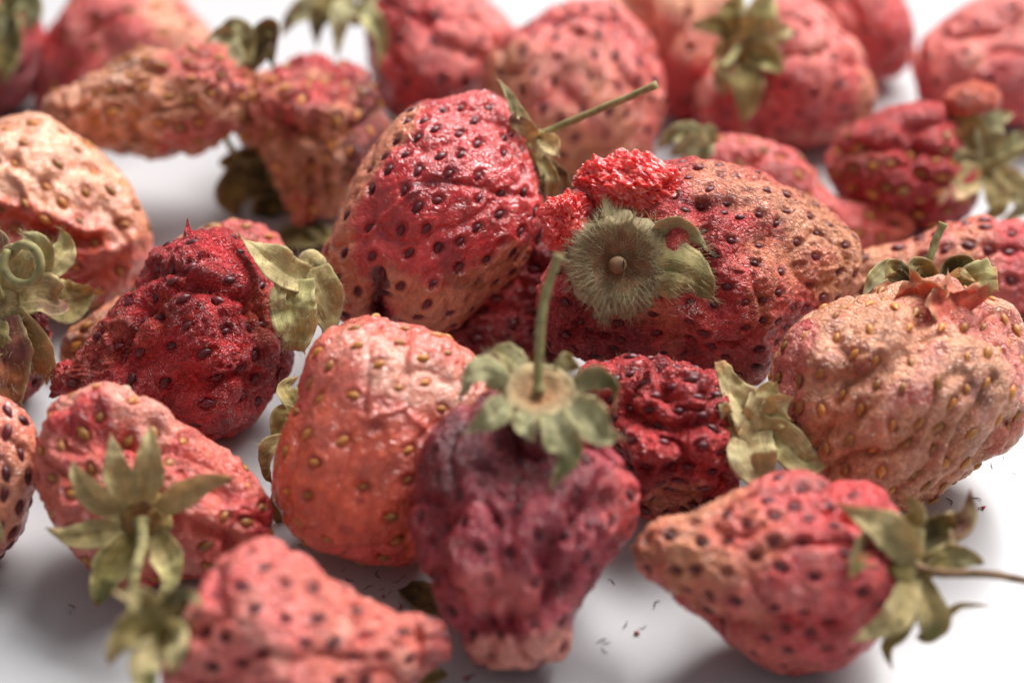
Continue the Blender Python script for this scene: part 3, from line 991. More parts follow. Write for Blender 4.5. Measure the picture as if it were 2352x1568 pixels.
# left edge, lower
berry('rounded peach coloured berry with dark seeds beside the wide star of sepals',
      [(-180, 1080), (-140, 960), (-60, 905), (20, 918), (65, 965), (80, 1050), (70, 1160), (30, 1250), (-50, 1310), (-140, 1250)],
      ((-60, 905), (-50, 1310)), k=0.9, lift=0, style='taut', cols=('peach', 'salmon', 'pale'), seeds=('dark_seed', 2.2), st=dict(pit=0.19),
      calyx=dict(c=(-60, 1160), r=40, cols=('khaki', 'straw', 'olive'), sepals=[([(-50, 1160, 1), (-10, 1165, 1), (15, 1200, .5), (35, 1238, 0)], 60, {})]))

# lower left: splayed star calyx facing the lens
berry('pink berry with a wide star of olive sepals and a drooping tan stem',
      [(78, 1090), (88, 1010), (120, 950), (170, 912), (230, 895), (295, 898), (365, 932), (445, 982), (520, 1040), (582, 1090), (620, 1150), (628, 1215), (600, 1262),
       (520, 1300), (420, 1335), (320, 1345), (230, 1318), (155, 1252), (105, 1175)],
      ((95, 1020), (610, 1240)), k=0.85, lift=0, style='soft', cols=('salmon', 'rose', 'pale'), hi=True, seeds=('ochre_seed', 2.7), bt=(0.1, 0.3, -0.9), noseed=((345, 1180, 150),),
      paint=[([(180, 920), (280, 905), (400, 960)], 50, 'pale', 0.8), ([(150, 980), (200, 950), (250, 930)], 34, 'scarlet', 0.85), ([(560, 1150), (600, 1200)], 40, 'rose', 0.7), ([(110, 1080), (150, 1180)], 60, 'orange', 0.6)],
      crease=[([(200, 990), (330, 980), (440, 1040), (540, 1130)], 40, -1.6), ([(140, 960), (240, 910), (380, 950)], 26, 0.7), ([(480, 1200), (560, 1250)], 16, -1.0)],
      dent=[(340, 1110, 130, 2.5)],
      extra=[dict(name='dried_fleck', out=[(258, 905), (266, 890), (288, 884), (306, 894), (300, 910), (280, 912)], ax=((258, 900), (306, 900)), c=0.6, col='cream', k=0.8)],
      calyx=dict(c=(348, 1178), r=66, h=1.6, n=(0, 0.1, 1), dome=0.25, cols=('khaki', 'straw', 'khaki'), cap=('brown', 'olive'),
                 sepals=[([(310, 1170, 0.4), (250, 1130, 1.2), (215, 1085, 1.4), (195, 1050, 0.8)], 70, dict(cup=0.3)),
                         ([(330, 1150, 0.4), (305, 1090, 1.6), (295, 1040, 1.8), (282, 985, 1.0)], 73, dict(cols=('khaki', 'straw', 'khaki'))),
                         ([(355, 1145, 0.4), (370, 1080, 1.8), (375, 1020, 2), (372, 968, 1.2)], 77, dict(cols=('khaki', 'straw', 'olive'))),
                         ([(390, 1160, 0.6), (450, 1120, 2), (510, 1092, 2.4), (566, 1085, 1.6)], 72, dict(cols=('khaki', 'straw', 'olive'), roll=15)),
                         ([(310, 1200, 0.4), (250, 1210, 1.2), (190, 1215, 1.2), (135, 1198, 0.6)], 70, dict(cols=('khaki', 'khaki', 'olive'))),
                         ([(330, 1220, 0.6), (290, 1280, 2), (270, 1330, 2.2), (255, 1375, 1.5)], 92, dict(cols=('olive', 'leaf', 'olive'))),
                         ([(380, 1210, 0.8), (420, 1255, 4), (430, 1300, 5.5), (405, 1350, 6)], 80, dict(cols=('khaki', 'lime', 'lime'), cup=0.4))],
                 stem=([(352, 1185, 0.8), (362, 1230, 3), (352, 1290, 5), (345, 1385, 5.5)], 15, 'stem')))

# bottom: pink berry cut by the frame
berry('pink berry tapering to a small dark wrinkled tip beside the purple berry',
      [(400, 1500), (420, 1400), (480, 1320), (560, 1258), (625, 1246), (690, 1275), (760, 1335), (840, 1385), (920, 1415), (1000, 1428), (1034, 1465), (1025, 1510),
       (965, 1560), (900, 1640), (760, 1710), (600, 1720), (470, 1670), (410, 1590)],
      ((430, 1560), (1035, 1470)), k=0.85, tilt=-0.05, lift=0, style='soft', cols=('pink', 'salmon', 'pale'), mixdir=(0.9, 0), hi=True, seeds=('dark_seed', 2.6), seed_scale=0.78, st=dict(pit=0.31),
      paint=[([(1010, 1450), (1000, 1510)], 40, 'dred', 0.7), ([(480, 1340), (560, 1330)], 50, 'rose', 0.7)],
      crease=[([(500, 1300), (540, 1390), (480, 1440)], 20, -1.2), ([(960, 1440), (975, 1530)], 10, -0.8)],
      calyx=dict(c=(420, 1440), r=46, h=0.8, cols=('olive', 'straw', 'olive'), n=(-0.7, 0.3, 0.6),
                 sepals=[([(410, 1430, 1), (370, 1370, 3), (340, 1345, 4), (300, 1335, 3.5)], 70, {}),
                         ([(410, 1440, 1), (350, 1420, 3), (310, 1450, 4), (285, 1500, 3.5)], 90, dict(cols=('olive', 'khaki', 'olive'))),
                         ([(420, 1440, 1), (430, 1440, 4), (440, 1460, 5.5), (430, 1520, 5)], 90, dict(cols=('lime', 'straw', 'olive'))),
                         ([(400, 1450, 1), (370, 1490, 4), (370, 1540, 4.5), (385, 1600, 4)], 80, dict(cols=('straw', 'lime', 'olive'))),
                         ([(410, 1420, 0.5), (410, 1370, 2.5), (430, 1345, 2.6), (470, 1330, 2)], 54, dict(cols=('olive', 'dark', 'dark'))),
                         ([(420, 1400, 0.5), (450, 1350, 1.5), (490, 1375, 1.5)], 46, dict(cols=('dark', 'straw', 'dark')))]))

# centre: glossy orange berry with yellow seeds
berry('glossy orange berry with yellow seeds pressed against the dark purple berry',
      [(690, 880), (720, 805), (770, 755), (850, 735), (930, 745), (1010, 768), (1080, 810), (1125, 870), (1135, 960), (1110, 1080), (1060, 1190), (985, 1270), (905, 1300),
       (820, 1288), (720, 1245), (652, 1195), (625, 1125), (632, 1050), (660, 960)],
      ((1000, 770), (760, 1280)), k=0.88, tilt=0.05, lift=0, style='taut', cols=('orange', 'salmon'), mixdir=(0.35, -0.8), mixoff=-0.1, hi=True, seeds=('ochre_seed', 3.0), st=dict(pit=0.16, wr=(0.2, 2.4)), fuzz=700,
      bt=(-0.8, -0.1, 0.2), seed_scale=0.9,
      paint=[([(900, 840), (990, 880), (1060, 900)], 74, 'cream', 0.45), ([(800, 790), (880, 800)], 50, 'pale', 0.6), ([(700, 860), (690, 930)], 22, 'red', 0.6),  # cream patch paints the whitish highlight right of the top into the colour
             ([(840, 1140)], 20, 'dred', 0.8), ([(720, 1060), (820, 1180)], 60, 'orange', 0.8), ([(800, 1260), (920, 1280)], 50, 'rose', 0.6)],
      crease=[([(930, 760), (945, 830), (930, 870)], 12, -0.5), ([(850, 950), (940, 930), (1010, 1000)], 9, 0.3), ([(650, 1170), (760, 1240), (880, 1270)], 10, -0.5)],
      calyx=dict(c=(690, 1000), r=30, z=-6, cols=('olive', 'khaki', 'dark'), n=(-0.9, 0, 0.2),
                 sepals=[([(680, 960, -1, 1), (650, 915, -1, 1), (640, 890, -1.5, 1), (670, 865, -2.5, 1)], 60, dict(roll=20)),
                         ([(675, 980, 0, 1), (640, 960, 0, 1), (625, 1000, 0, 1), (612, 1040, 0, 1)], 66, dict(cols=('olive', 'olive', 'dark'))),
                         ([(670, 1020, 0, 1), (610, 1030, 1, 1), (598, 1080, 1, 1), (610, 1120, 0, 1)], 52, dict(cols=('khaki', 'olive', 'dark'), roll=35)),
                         ([(680, 1080, -1, 1), (632, 1150, -1, 1), (628, 1200, -1.5, 1), (645, 1255, -3, 1)], 52, dict(cols=('olive', 'olive', 'dark')))], hairs=250))

# centre front: dark purple berry under a green calyx with an upright stem
berry('dark purple wrinkled berry with green curled calyx and long upright stem',
      [(1060, 960), (1000, 1025), (962, 1110), (953, 1200), (970, 1290), (1008, 1370), (1035, 1440), (1080, 1490), (1150, 1520), (1222, 1522), (1280, 1500), (1312, 1450),
       (1342, 1385), (1402, 1310), (1440, 1235), (1452, 1165), (1432, 1085), (1400, 1015), (1345, 955), (1250, 920), (1140, 925)],
      ((1230, 925), (1180, 1522)), k=0.85, tilt=0.22, lift=0, style='soft', cols=('purple', 'mauve', 'dred'), mixdir=(0.4, 0.6), mixoff=-0.1, hi=True, seeds=('dark_seed', 2.9), seed_scale=0.8,
      st=dict(lump=(1.6, 8), fold=(1.3, 6), wr=(0.3, 2.2), pit=0.28),
      paint=[([(1100, 1500), (1200, 1490), (1290, 1460)], 58, 'pale', 0.75), ([(1060, 1000), (1000, 1080)], 60, 'deep', 0.7), ([(1130, 1060), (1250, 1060)], 70, 'deep', 0.5), ([(1410, 1100), (1430, 1200)], 44, 'rose', 0.7),
             ([(1100, 1330), (1200, 1360)], 70, 'pink', 0.6)],
      crease=[([(1090, 1420), (1180, 1415), (1260, 1370), (1340, 1300)], 22, -1.7), ([(1270, 1230), (1250, 1290), (1260, 1350)], 26, -1.8), ([(1370, 1100), (1330, 1180), (1290, 1220)], 16, -0.9),
              ([(975, 1150), (990, 1260)], 24, -1.0)],
      dent=[(1180, 1050, 75, 2.4), (1270, 1290, 40, 1.8), (1010, 1180, 40, 1.0)],
      calyx=dict(c=(1238, 898), r=96, z=2.2, n=(0.05, 0.72, 0.75), cols=('sage', 'sage', 'leaf'), cap=('tan', 'sage'),
                 prof=([0, 0.3, 0.65, 0.85, 1.0], [-0.12, -0.1, 0.05, 0.06, -0.2]),
                 sepals=[([(1165, 880, 0.2), (1120, 855, 1.0), (1082, 868, 1.6), (1056, 922, 1.2)], 84, dict(cols=('sage', 'sage', 'leaf'), roll=(10, 40), cup=-0.3)),
                         ([(1165, 920, 2), (1140, 945, 3.2), (1110, 968, 4), (1072, 990, 3.5)], 76, dict(cols=('sage', 'sage', 'dark'))),
                         ([(1215, 948, 3), (1208, 968, 4.2), (1215, 985, 4.6), (1222, 1000, 4.4)], 70, dict(cols=('sage', 'sage', 'leaf'))),
                         ([(1265, 948, 3.2), (1282, 990, 5.2), (1300, 1040, 6), (1258, 1112, 4.6)], 96, dict(cols=('sage', 'leaf', 'dark'), cup=0.35)),
                         ([(1310, 925, 2.6), (1345, 955, 4.5), (1375, 990, 5.5), (1422, 1000, 4.5)], 104, dict(cols=('sage', 'sage', 'leaf'), cup=0.35)),
                         ([(1318, 885, 0.6), (1365, 868, 0.6), (1404, 885, 0.8), (1410, 940, 0.8)], 66, dict(cols=('sage', 'leaf', 'dark'), roll=(10, 40), cup=0.5)),
                         ([(1200, 850, -2), (1180, 826, -2), (1150, 812, -2.4), (1115, 818, -2.4)], 70, dict(cols=('sage', 'olive', 'leaf'), roll=30)),
                         ([(1275, 850, -2), (1300, 838, -2.4), (1335, 850, -3)], 60, dict(cols=('sage', 'olive', 'leaf'), roll=30))],
                 stem=([(1236, 900, 0.2), (1236, 840, 0.5), (1240, 760, 0.8), (1252, 680, 1.0), (1282, 592, 1.5)], 12, 'stem'), hairs=1200, hl=(0.5, 1.2)))

# right: small red crumpled berry
berry('small bright red crumpled berry with ragged pale green calyx draped to one side',
      [(1348, 880), (1400, 842), (1460, 828), (1510, 820), (1580, 830), (1640, 870), (1670, 930), (1700, 1020), (1702, 1100), (1650, 1162), (1560, 1155), (1490, 1172), (1450, 1145), (1425, 1080), (1380, 1000)],
      ((1680, 970), (1400, 980)), k=0.85, tilt=-0.05, lift=1.0, style='leather', cols=('red', 'rose', 'dred'), st=dict(lump=(1.7, 6), fold=(1.5, 5)), hi=True, seeds=('dark_seed', 1.95), seed_scale=0.92, fuzz=600,
      paint=[([(1500, 1150), (1580, 1130)], 40, 'tan', 0.6), ([(1420, 1100), (1520, 1080)], 40, 'dred', 0.6)],
      crease=[([(1500, 830), (1530, 900), (1620, 900)], 16, -1.3), ([(1430, 950), (1540, 980), (1640, 960)], 22, -1.6), ([(1440, 1070), (1560, 1060), (1660, 1090)], 16, -1.1)],
      calyx=dict(c=(1720, 985), r=52, z=2.0, n=(0.7, 0.2, 0.7), cols=('straw', 'lime', 'khaki'), cap=('khaki', 'straw'),
                 sepals=[([(1725, 1000, 0.6), (1705, 945, 1.4), (1672, 890, 1.2), (1645, 832, 0.5)], 92, dict(cols=('straw', 'khaki', 'dark'), roll=(0, 35), shape=(0.8, 0.5), tipw=0.45, crumple=0.7)),
                         ([(1725, 985, 0.8), (1745, 935, 1.2), (1760, 900, 0.8), (1770, 880, 0.2)], 96, dict(cols=('khaki', 'straw', 'olive'), shape=(0.8, 0.4), crumple=0.7)),
                         ([(1735, 980, 0.8), (1770, 945, 1.6), (1790, 930, 1.4), (1812, 925, 0.4)], 84, dict(cols=('khaki', 'straw', 'olive'), wave=0.4, shape=(0.8, 0.4), crumple=0.7)),
                         ([(1735, 990, 0.9), (1785, 1008, 2), (1835, 1052, 1.8), (1878, 1045, 1.0), (1918, 1028, 0.5)], 96, dict(cols=('lime', 'straw', 'khaki'), wave=0.4, shape=(0.9, 0.3), crumple=0.7)),
                         ([(1715, 985, 1), (1712, 1030, 2.2), (1728, 1075, 2.4), (1748, 1118, 1.8)], 120, dict(cols=('straw', 'sage', 'khaki'), wave=0.4, cup=0.4, shape=(0.85, 0.5), tipw=0.35, crumple=0.9)),
                         ([(1700, 990, 1), (1668, 965, 1.4), (1650, 930, 1.2), (1642, 905, 0.8)], 40, dict(cols=('straw', 'straw', 'olive')))],
                 hairs=700, hl=(0.3, 0.9)))

# right: big pale berry with yellow seeds
berry('large pale tan berry with raised yellow seeds and orange flaps at its top',
      [(1775, 880), (1800, 790), (1850, 730), (1930, 695), (2010, 688), (2080, 660), (2180, 650), (2265, 690), (2330, 722), (2362, 800), (2358, 900), (2330, 985), (2270, 1045), (2200, 1105), (2130, 1158),
       (2040, 1165), (1940, 1135), (1840, 1090), (1785, 1010), (1768, 940)],
      ((2170, 660), (1990, 1160)), k=0.8, tilt=0.1, lift=0, style='dry', cols=('peach', 'tan', 'pale'), mixdir=(-0.5, 0.7), hi=True, seeds=('ochre_seed', 2.45), bt=(-0.3, -0.9, 0.2), seed_scale=0.95, fuzz=900, st=dict(pit=0.12, wr=(0.24, 2.6)),
      paint=[([(2150, 700), (2290, 760), (2340, 880)], 60, 'pink', 0.7), ([(1850, 770), (1800, 880), (1800, 960)], 42, 'pink', 0.8), ([(2200, 885), (2225, 915)], 22, 'deep', 0.45), ([(2050, 900), (2100, 900)], 26, 'red', 0.6),
             ([(1840, 750)], 20, 'scarlet', 0.9), ([(1960, 850)], 22, 'dred', 0.5), ([(2180, 960), (2150, 1030)], 14, 'brown', 0.7), ([(1980, 1060), (2100, 1080)], 70, 'tan', 0.6), ([(2330, 960), (2270, 1030)], 16, 'orange', 0.8), ([(1900, 1000), (1960, 960)], 50, 'tan', 0.7)],
      crease=[([(2110, 700), (2080, 790), (1990, 850), (1880, 880)], 26, -1.2), ([(2240, 870), (2190, 950), (2150, 1050)], 14, -1.0), ([(2345, 880), (2310, 980), (2230, 1060)], 12, -0.9), ([(2050, 740), (2010, 800)], 18, 0.6), ([(2000, 870), (1940, 960), (1830, 1000)], 20, -0.6)],
      calyx=dict(c=(2150, 655), r=60, z=-5.0, n=(0, 0.9, 0.1), cols=('olive', 'sage', 'dark'), cap=('dark', 'olive'),
                 sepals=[([(2100, 650, 0, 1), (2060, 620, 1, 1), (2020, 640, 2, 1), (1985, 690, 2.5, 1)], 60, dict(cols=('olive', 'sage', 'dark'), roll=20)),
                         ([(2110, 650, 1, 1), (2075, 625, 2, 1), (2055, 615, 3, 1), (2040, 640, 3.5, 1)], 60, dict(cols=('dark', 'olive', 'dark'))),
                         ([(2150, 650, 0, 1), (2140, 620, 1, 1), (2110, 608, 2, 1), (2105, 635, 3, 1)], 56, dict(cols=('dark', 'olive', 'olive'))),
                         ([(2190, 650, 0, 1), (2210, 615, 0, 1), (2240, 605, 1, 1), (2245, 640, 2, 1)], 60, dict(cols=('dark', 'olive', 'dark'))),
                         ([(2200, 655, 1, 1), (2240, 645, 2.5, 1), (2270, 640, 3, 1), (2300, 640, 3, 1)], 104, dict(cols=('leaf', 'lime', 'leaf'), shape=(0.4, 0.75), tipw=0.6, cup=0.2)),
                         ([(2190, 640, 2, 1), (2210, 625, 3.5, 1), (2225, 635, 4, 1), (2250, 652, 4, 1)], 24, dict(cols=('straw', 'straw', 'straw'))),
                         ([(2105, 712), (2095, 682, 8, 1), (2086, 660, 8.5, 1), (2080, 640, 7.5, 1)], 150, dict(cols=('salmon', 'tan', 'orange'), cup=0.5, shape=(0.9, 0.3))),
                         ([(2195, 720), (2180, 690, 9, 1), (2176, 668, 9, 1), (2180, 648, 7.5, 1)], 160, dict(cols=('salmon', 'pale', 'orange'), cup=0.5, shape=(0.9, 0.4), tipw=0.3))],
                 stem=([(2150, 645, -0.5, 1), (2155, 610, -1, 1), (2168, 560, -1, 1), (2190, 508, -1, 1)], 11, 'stem'), hairs=200))

# bottom right
berry('pink berry with knobbly brown tip, drooping olive calyx and thin brown stem',
      [(1448, 1255), (1485, 1228), (1560, 1200), (1640, 1152), (1725, 1112), (1830, 1098), (1925, 1116), (1995, 1112), (2045, 1150), (2072, 1250), (2068, 1350), (2025, 1440), (1960, 1502), (1875, 1542), (1790, 1540),
       (1700, 1482), (1600, 1420), (1520, 1352), (1468, 1300)],
      ((2060, 1290), (1450, 1262)), k=0.9, tilt=0.0, lift=0, style='soft', cols=('rose', 'tan', 'pink'), mixdir=(-0.75, -0.1), mixoff=-0.3, hi=True, seeds=('dark_seed', 2.5), seed_scale=0.78, st=dict(wr=(0.3, 2.2), pit=0.31),
      paint=[([(1470, 1255), (1500, 1270)], 34, 'brown', 0.6), ([(1990, 1130), (2030, 1160)], 30, 'scarlet', 0.6), ([(1700, 1500), (1850, 1530)], 50, 'salmon', 0.6)],
      crease=[([(1640, 1440), (1760, 1410), (1900, 1420)], 18, -1.0), ([(1900, 1150), (1960, 1220), (2020, 1240)], 20, -1.0)],
      calyx=dict(c=(2085, 1300), r=78, z=2.6, n=(0.75, 0.15, 0.65), cols=('khaki', 'khaki', 'olive'), cap=('khaki', 'olive'),
                 sepals=[([(2085, 1285, 1.2), (2020, 1210, 4), (1970, 1180, 4.5), (1895, 1145, 4)], 92, dict(cols=('khaki', 'straw', 'olive'))),
                         ([(2080, 1290, 1), (2000, 1240, 2), (1950, 1260, 2), (1920, 1310, 1.6)], 110, dict(cols=('brown', 'olive', 'olive'))),
                         ([(2085, 1280, 0.4), (2075, 1210, -1), (2090, 1170, -1), (2060, 1130, 0.5)], 80, dict(cols=('olive', 'khaki', 'dark'), roll=20)),
                         ([(2090, 1290, 0.4), (2140, 1220, -1), (2170, 1200, -1.2), (2190, 1215, -1)], 80, dict(cols=('dark', 'olive', 'dark'), cup=0.6)),
                         ([(2092, 1285, 0.3), (2170, 1220, -2.5), (2220, 1190, -3), (2228, 1120, -3)], 84, dict(cols=('straw', 'plum', 'khaki'))),
                         ([(2092, 1300, 0.4), (2160, 1280, 0), (2210, 1275, 0), (2250, 1290, -0.5)], 76, dict(cols=('olive', 'sage', 'olive'))),
                         ([(2080, 1315, 1.2), (2040, 1380, 4.5), (1990, 1420, 5), (1925, 1450, 4.5)], 84, dict(cols=('khaki', 'straw', 'olive'))),
                         ([(2088, 1312, 1), (2120, 1400, 2.5), (2115, 1440, 2), (2085, 1455, 1)], 84, dict(cols=('khaki', 'leaf', 'dark'))),
                         ([(2082, 1320, 0.8), (2060, 1420, 2), (2020, 1470, 2), (2032, 1525, 2)], 46, dict(cols=('khaki', 'olive', 'olive'))),
                         ([(2092, 1318, 0.5), (2140, 1400, 1), (2190, 1380, 1), (2265, 1382, 0.5)], 26, dict(cols=('olive', 'khaki', 'olive')))],
                 stem=([(2090, 1298, 0.5), (2150, 1305, 2), (2260, 1308, 2.5), (2420, 1340, 3)], 11, 'brown_stem')))

# dark red berry in the gap below the big red one
berry('dark red berry wedged in the shadow below the large glossy red berry',
      [(960, 760), (1030, 700), (1110, 640), (1190, 570), (1260, 530), (1325, 580), (1340, 700), (1310, 810), (1220, 860), (1100, 850), (1000, 810)],
      ((970, 770), (1300, 740)), k=0.55, lift=0, style='leather', cols=('rose', 'dred'), seeds=('dark_seed', 2.4))

# behind the hairy one: pink berry
berry('pink berry with small orange tip lying behind the berry with round hairy calyx',
      [(1560, 380), (1600, 340), (1660, 318), (1730, 312), (1800, 335), (1850, 370), (1885, 425), (1950, 465), (2030, 480), (2085, 505), (2095, 535), (2060, 560), (1960, 580), (1840, 560), (1700, 500), (1600, 440)],
      ((1570, 380), (2095, 535)), k=0.8, lift=0, style='soft', cols=('pink', 'rose'), seeds=('ochre_seed', 2.6),
      paint=[([(2030, 510), (2085, 530)], 66, 'orange', 0.95), ([(1990, 500), (2030, 520)], 26, 'red', 0.6)],
      calyx=dict(c=(1610, 355), r=34, cols=('sage', 'sage', 'leaf'), n=(-0.7, 0.5, 0.4),
                 sepals=[([(1610, 350, 1), (1580, 320, 2), (1540, 318, 2), (1505, 350, 1)], 70, {}), ([(1610, 360, 1), (1590, 345, 3), (1560, 350, 3), (1530, 370, 2)], 64, {}),
                         ([(1615, 345, 0), (1620, 310, 1), (1600, 295, 1)], 50, {})]))

berry('rosy tan berry behind the large pale yellow seeded berry',
      [(1940, 650), (1985, 590), (2080, 548), (2200, 515), (2290, 505), (2390, 530), (2460, 630), (2440, 740), (2340, 790), (2200, 790), (2050, 760), (1960, 720)],
      ((1945, 670), (2450, 660)), k=0.65, lift=0, style='soft', cols=('tan', 'rose', 'pink'), mixdir=(1.2, 0), seeds=('dark_seed', 2.5), st=dict(pit=0.31))

berry('dark red berry dotted with yellow seeds, its star calyx with crossing stem',
      [(1905, 390), (1940, 330), (2010, 275), (2090, 245), (2150, 250), (2192, 300), (2230, 380), (2230, 460), (2160, 510), (2060, 505), (1960, 470)],
      ((2210, 400), (1910, 400)), k=0.85, lift=0, style='leather', cols=('red', 'rose'), mixdir=(0, -1.1), seeds=('ochre_seed', 2.0), seed_scale=1.05,
      paint=[([(1930, 380), (2000, 400)], 50, 'brown', 0.5), ([(2000, 300), (2090, 270), (2160, 300)], 60, 'rose', 0.8), ([(2000, 430), (2120, 440)], 70, 'red', 0.7)],
      crease=[([(1930, 350), (2040, 350), (2120, 360), (2200, 370)], 14, -1.2)], noseed=((2090, 285, 75), (2020, 310, 50)),
      extra=[dict(name='swollen_lobe', out=[(2160, 245), (2180, 208), (2225, 190), (2275, 205), (2290, 245), (2240, 275), (2190, 275)], ax=((2165, 235), (2290, 235)), c=2.0, col='orange', k=0.9)],
      calyx=dict(c=(2262, 385), r=40, z=1, cols=('khaki', 'sage', 'leaf'), n=(0.6, 0.2, 0.7),
                 sepals=[([(2250, 370, 1), (2220, 300, 2), (2200, 270, 2), (2230, 235, 1.5)], 66, dict(cols=('olive', 'rust', 'olive'))),
                         ([(2260, 370, 1), (2260, 310, 2), (2280, 280, 2), (2320, 265, 1)], 76, dict(cols=('sage', 'sage', 'leaf'))),
                         ([(2250, 385, 1), (2200, 365, 2), (2150, 345, 2)], 44, dict(cols=('sage', 'straw', 'leaf'))),
                         ([(2245, 400, 1), (2200, 420, 2.4), (2160, 450, 2.2), (2135, 480, 1)], 80, dict(cols=('khaki', 'cream', 'khaki'))),
                         ([(2265, 400, 1), (2275, 450, 3), (2270, 490, 3), (2240, 500, 2)], 64, dict(cols=('khaki', 'olive', 'dark'))),
                         ([(2280, 395, 1), (2320, 430, 2), (2335, 480, 2), (2290, 510, 1)], 70, dict(cols=('khaki', 'sage', 'leaf'))),
                         ([(2280, 375, 1), (2330, 330, 1), (2370, 310, 0)], 60, dict(cols=('sage', 'sage', 'leaf')))],
                 stem=([(2262, 388, 1), (2290, 370, 3), (2330, 350, 4), (2400, 330, 5)], 11, 'stem')))

# back row
berry('pink berry in the back row beside the bright gap at the corner',
      [(2095, 180), (2112, 105), (2165, 55), (2250, 15), (2350, -10), (2450, 10), (2500, 120), (2470, 230), (2380, 285), (2260, 295), (2150, 270)],
      ((2100, 170), (2500, 130)), k=0.85, lift=0, style='soft', cols=('pink', 'rose', 'pale'), mixdir=(0, 1.0), seeds=('dark_seed', 4.2), seed_scale=0.7, st=dict(lump=(1.8, 8)))
berry('bright pink round berry with a large straw coloured calyx splayed on its side',
      [(1592, 250), (1615, 180), (1680, 95), (1745, 20), (1820, -8), (1885, 18), (1945, 82), (1988, 160), (2008, 235), (1985, 292), (1905, 320), (1800, 326), (1700, 318), (1625, 298)],
      ((1610, 200), (2000, 230)), k=0.95, lift=0.5, style='soft', cols=('rose', 'pink', 'pale'), mixdir=(0.2, -1.0), seeds=('dark_seed', 3.3), seed_scale=0.75, st=dict(pit=0.22),
      paint=[([(1985, 180), (1985, 280)], 30, 'tan', 0.8)], noseed=((1680, 130, 110),),
      calyx=dict(c=(1682, 125), r=52, h=1.6, cols=('khaki', 'straw', 'olive'), cap=('brown', 'olive'), n=(-0.4, 0.2, 0.8),
                 sepals=[([(1670, 110, 1), (1640, 80, 2.5), (1600, 80, 3), (1575, 85, 2.5)], 50, dict(cols=('olive', 'straw', 'olive'))),
                         ([(1680, 100, 1), (1665, 60, 2), (1680, 20, 2), (1660, -5, 1)], 60, dict(cols=('olive', 'olive', 'olive'))),
                         ([(1700, 105, 1), (1730, 60, 3), (1745, 20, 3), (1752, 0, 2.5)], 80, dict(cols=('lime', 'lime', 'olive'))),
                         ([(1710, 110, 1), (1750, 100, 3), (1780, 95, 3), (1800, 85, 2.5)], 70, dict(cols=('straw', 'straw', 'leaf'))),
                         ([(1700, 140, 1), (1740, 150, 3), (1765, 170, 3), (1775, 190, 2)], 70, dict(cols=('olive', 'lime', 'olive'))),
                         ([(1690, 160, 1), (1700, 210, 3), (1700, 260, 2.6), (1690, 300, 2)], 80, dict(cols=('olive', 'khaki', 'dark'))),
                         ([(1665, 150, 1), (1645, 190, 3), (1650, 240, 2.5)], 60, dict(cols=('brown', 'khaki', 'olive')))],
                 stem=([(1680, 130, 1), (1660, 160, 4), (1640, 180, 6)], 10, 'stem')))
berry('rusty pink berry behind the bright pink round berry',
      [(1840, 0), (1880, -60), (1970, -80), (2050, -40), (2088, 50), (2085, 135), (2040, 190), (1960, 195), (1880, 140)],
      ((1850, 20), (2085, 100)), k=0.8, lift=0, style='soft', cols=('salmon', 'rose'), mixdir=(0.8, 0.4), seeds=('dark_seed', 4.2), seed_scale=0.7)
berry('peach berry standing between the seamed berry and the splayed calyx',
      [(1400, 30), (1440, -50), (1530, -80), (1630, -60), (1690, 20), (1690, 140), (1640, 240), (1580, 275), (1520, 260), (1450, 160)],
      ((1530, -80), (1590, 275)), k=0.8, lift=0, style='soft', cols=('peach', 'rose'), mixdir=(0.1, 1.0), mixoff=-0.1, seeds=('dark_seed', 4.2), seed_scale=0.7)
berry('flattened tan pink berry with a red seam running round its upper edge',
      [(1105, 210), (1120, 150), (1165, 85), (1235, 38), (1330, 4), (1420, 18), (1482, 78), (1520, 155), (1528, 235), (1505, 330), (1455, 392), (1380, 412), (1280, 400), (1180, 345), (1120, 280)],
      ((1330, 5), (1320, 412)), k=0.7, lift=0, style='soft', cols=('pink', 'tan'), mixdir=(-0.4, 0.7), seeds=('dark_seed', 2.7), seed_scale=0.85, st=dict(pit=0.26),
      paint=[([(1160, 105), (1240, 55), (1340, 35), (1420, 55), (1480, 120), (1510, 200)], 13, 'red', 0.9), ([(1400, 70), (1470, 150)], 30, 'red', 0.4)],
      crease=[([(1150, 120), (1240, 60), (1340, 40), (1420, 60), (1480, 130), (1510, 210)], 13, -1.0), ([(1340, 80), (1310, 200)], 16, 0.5)])
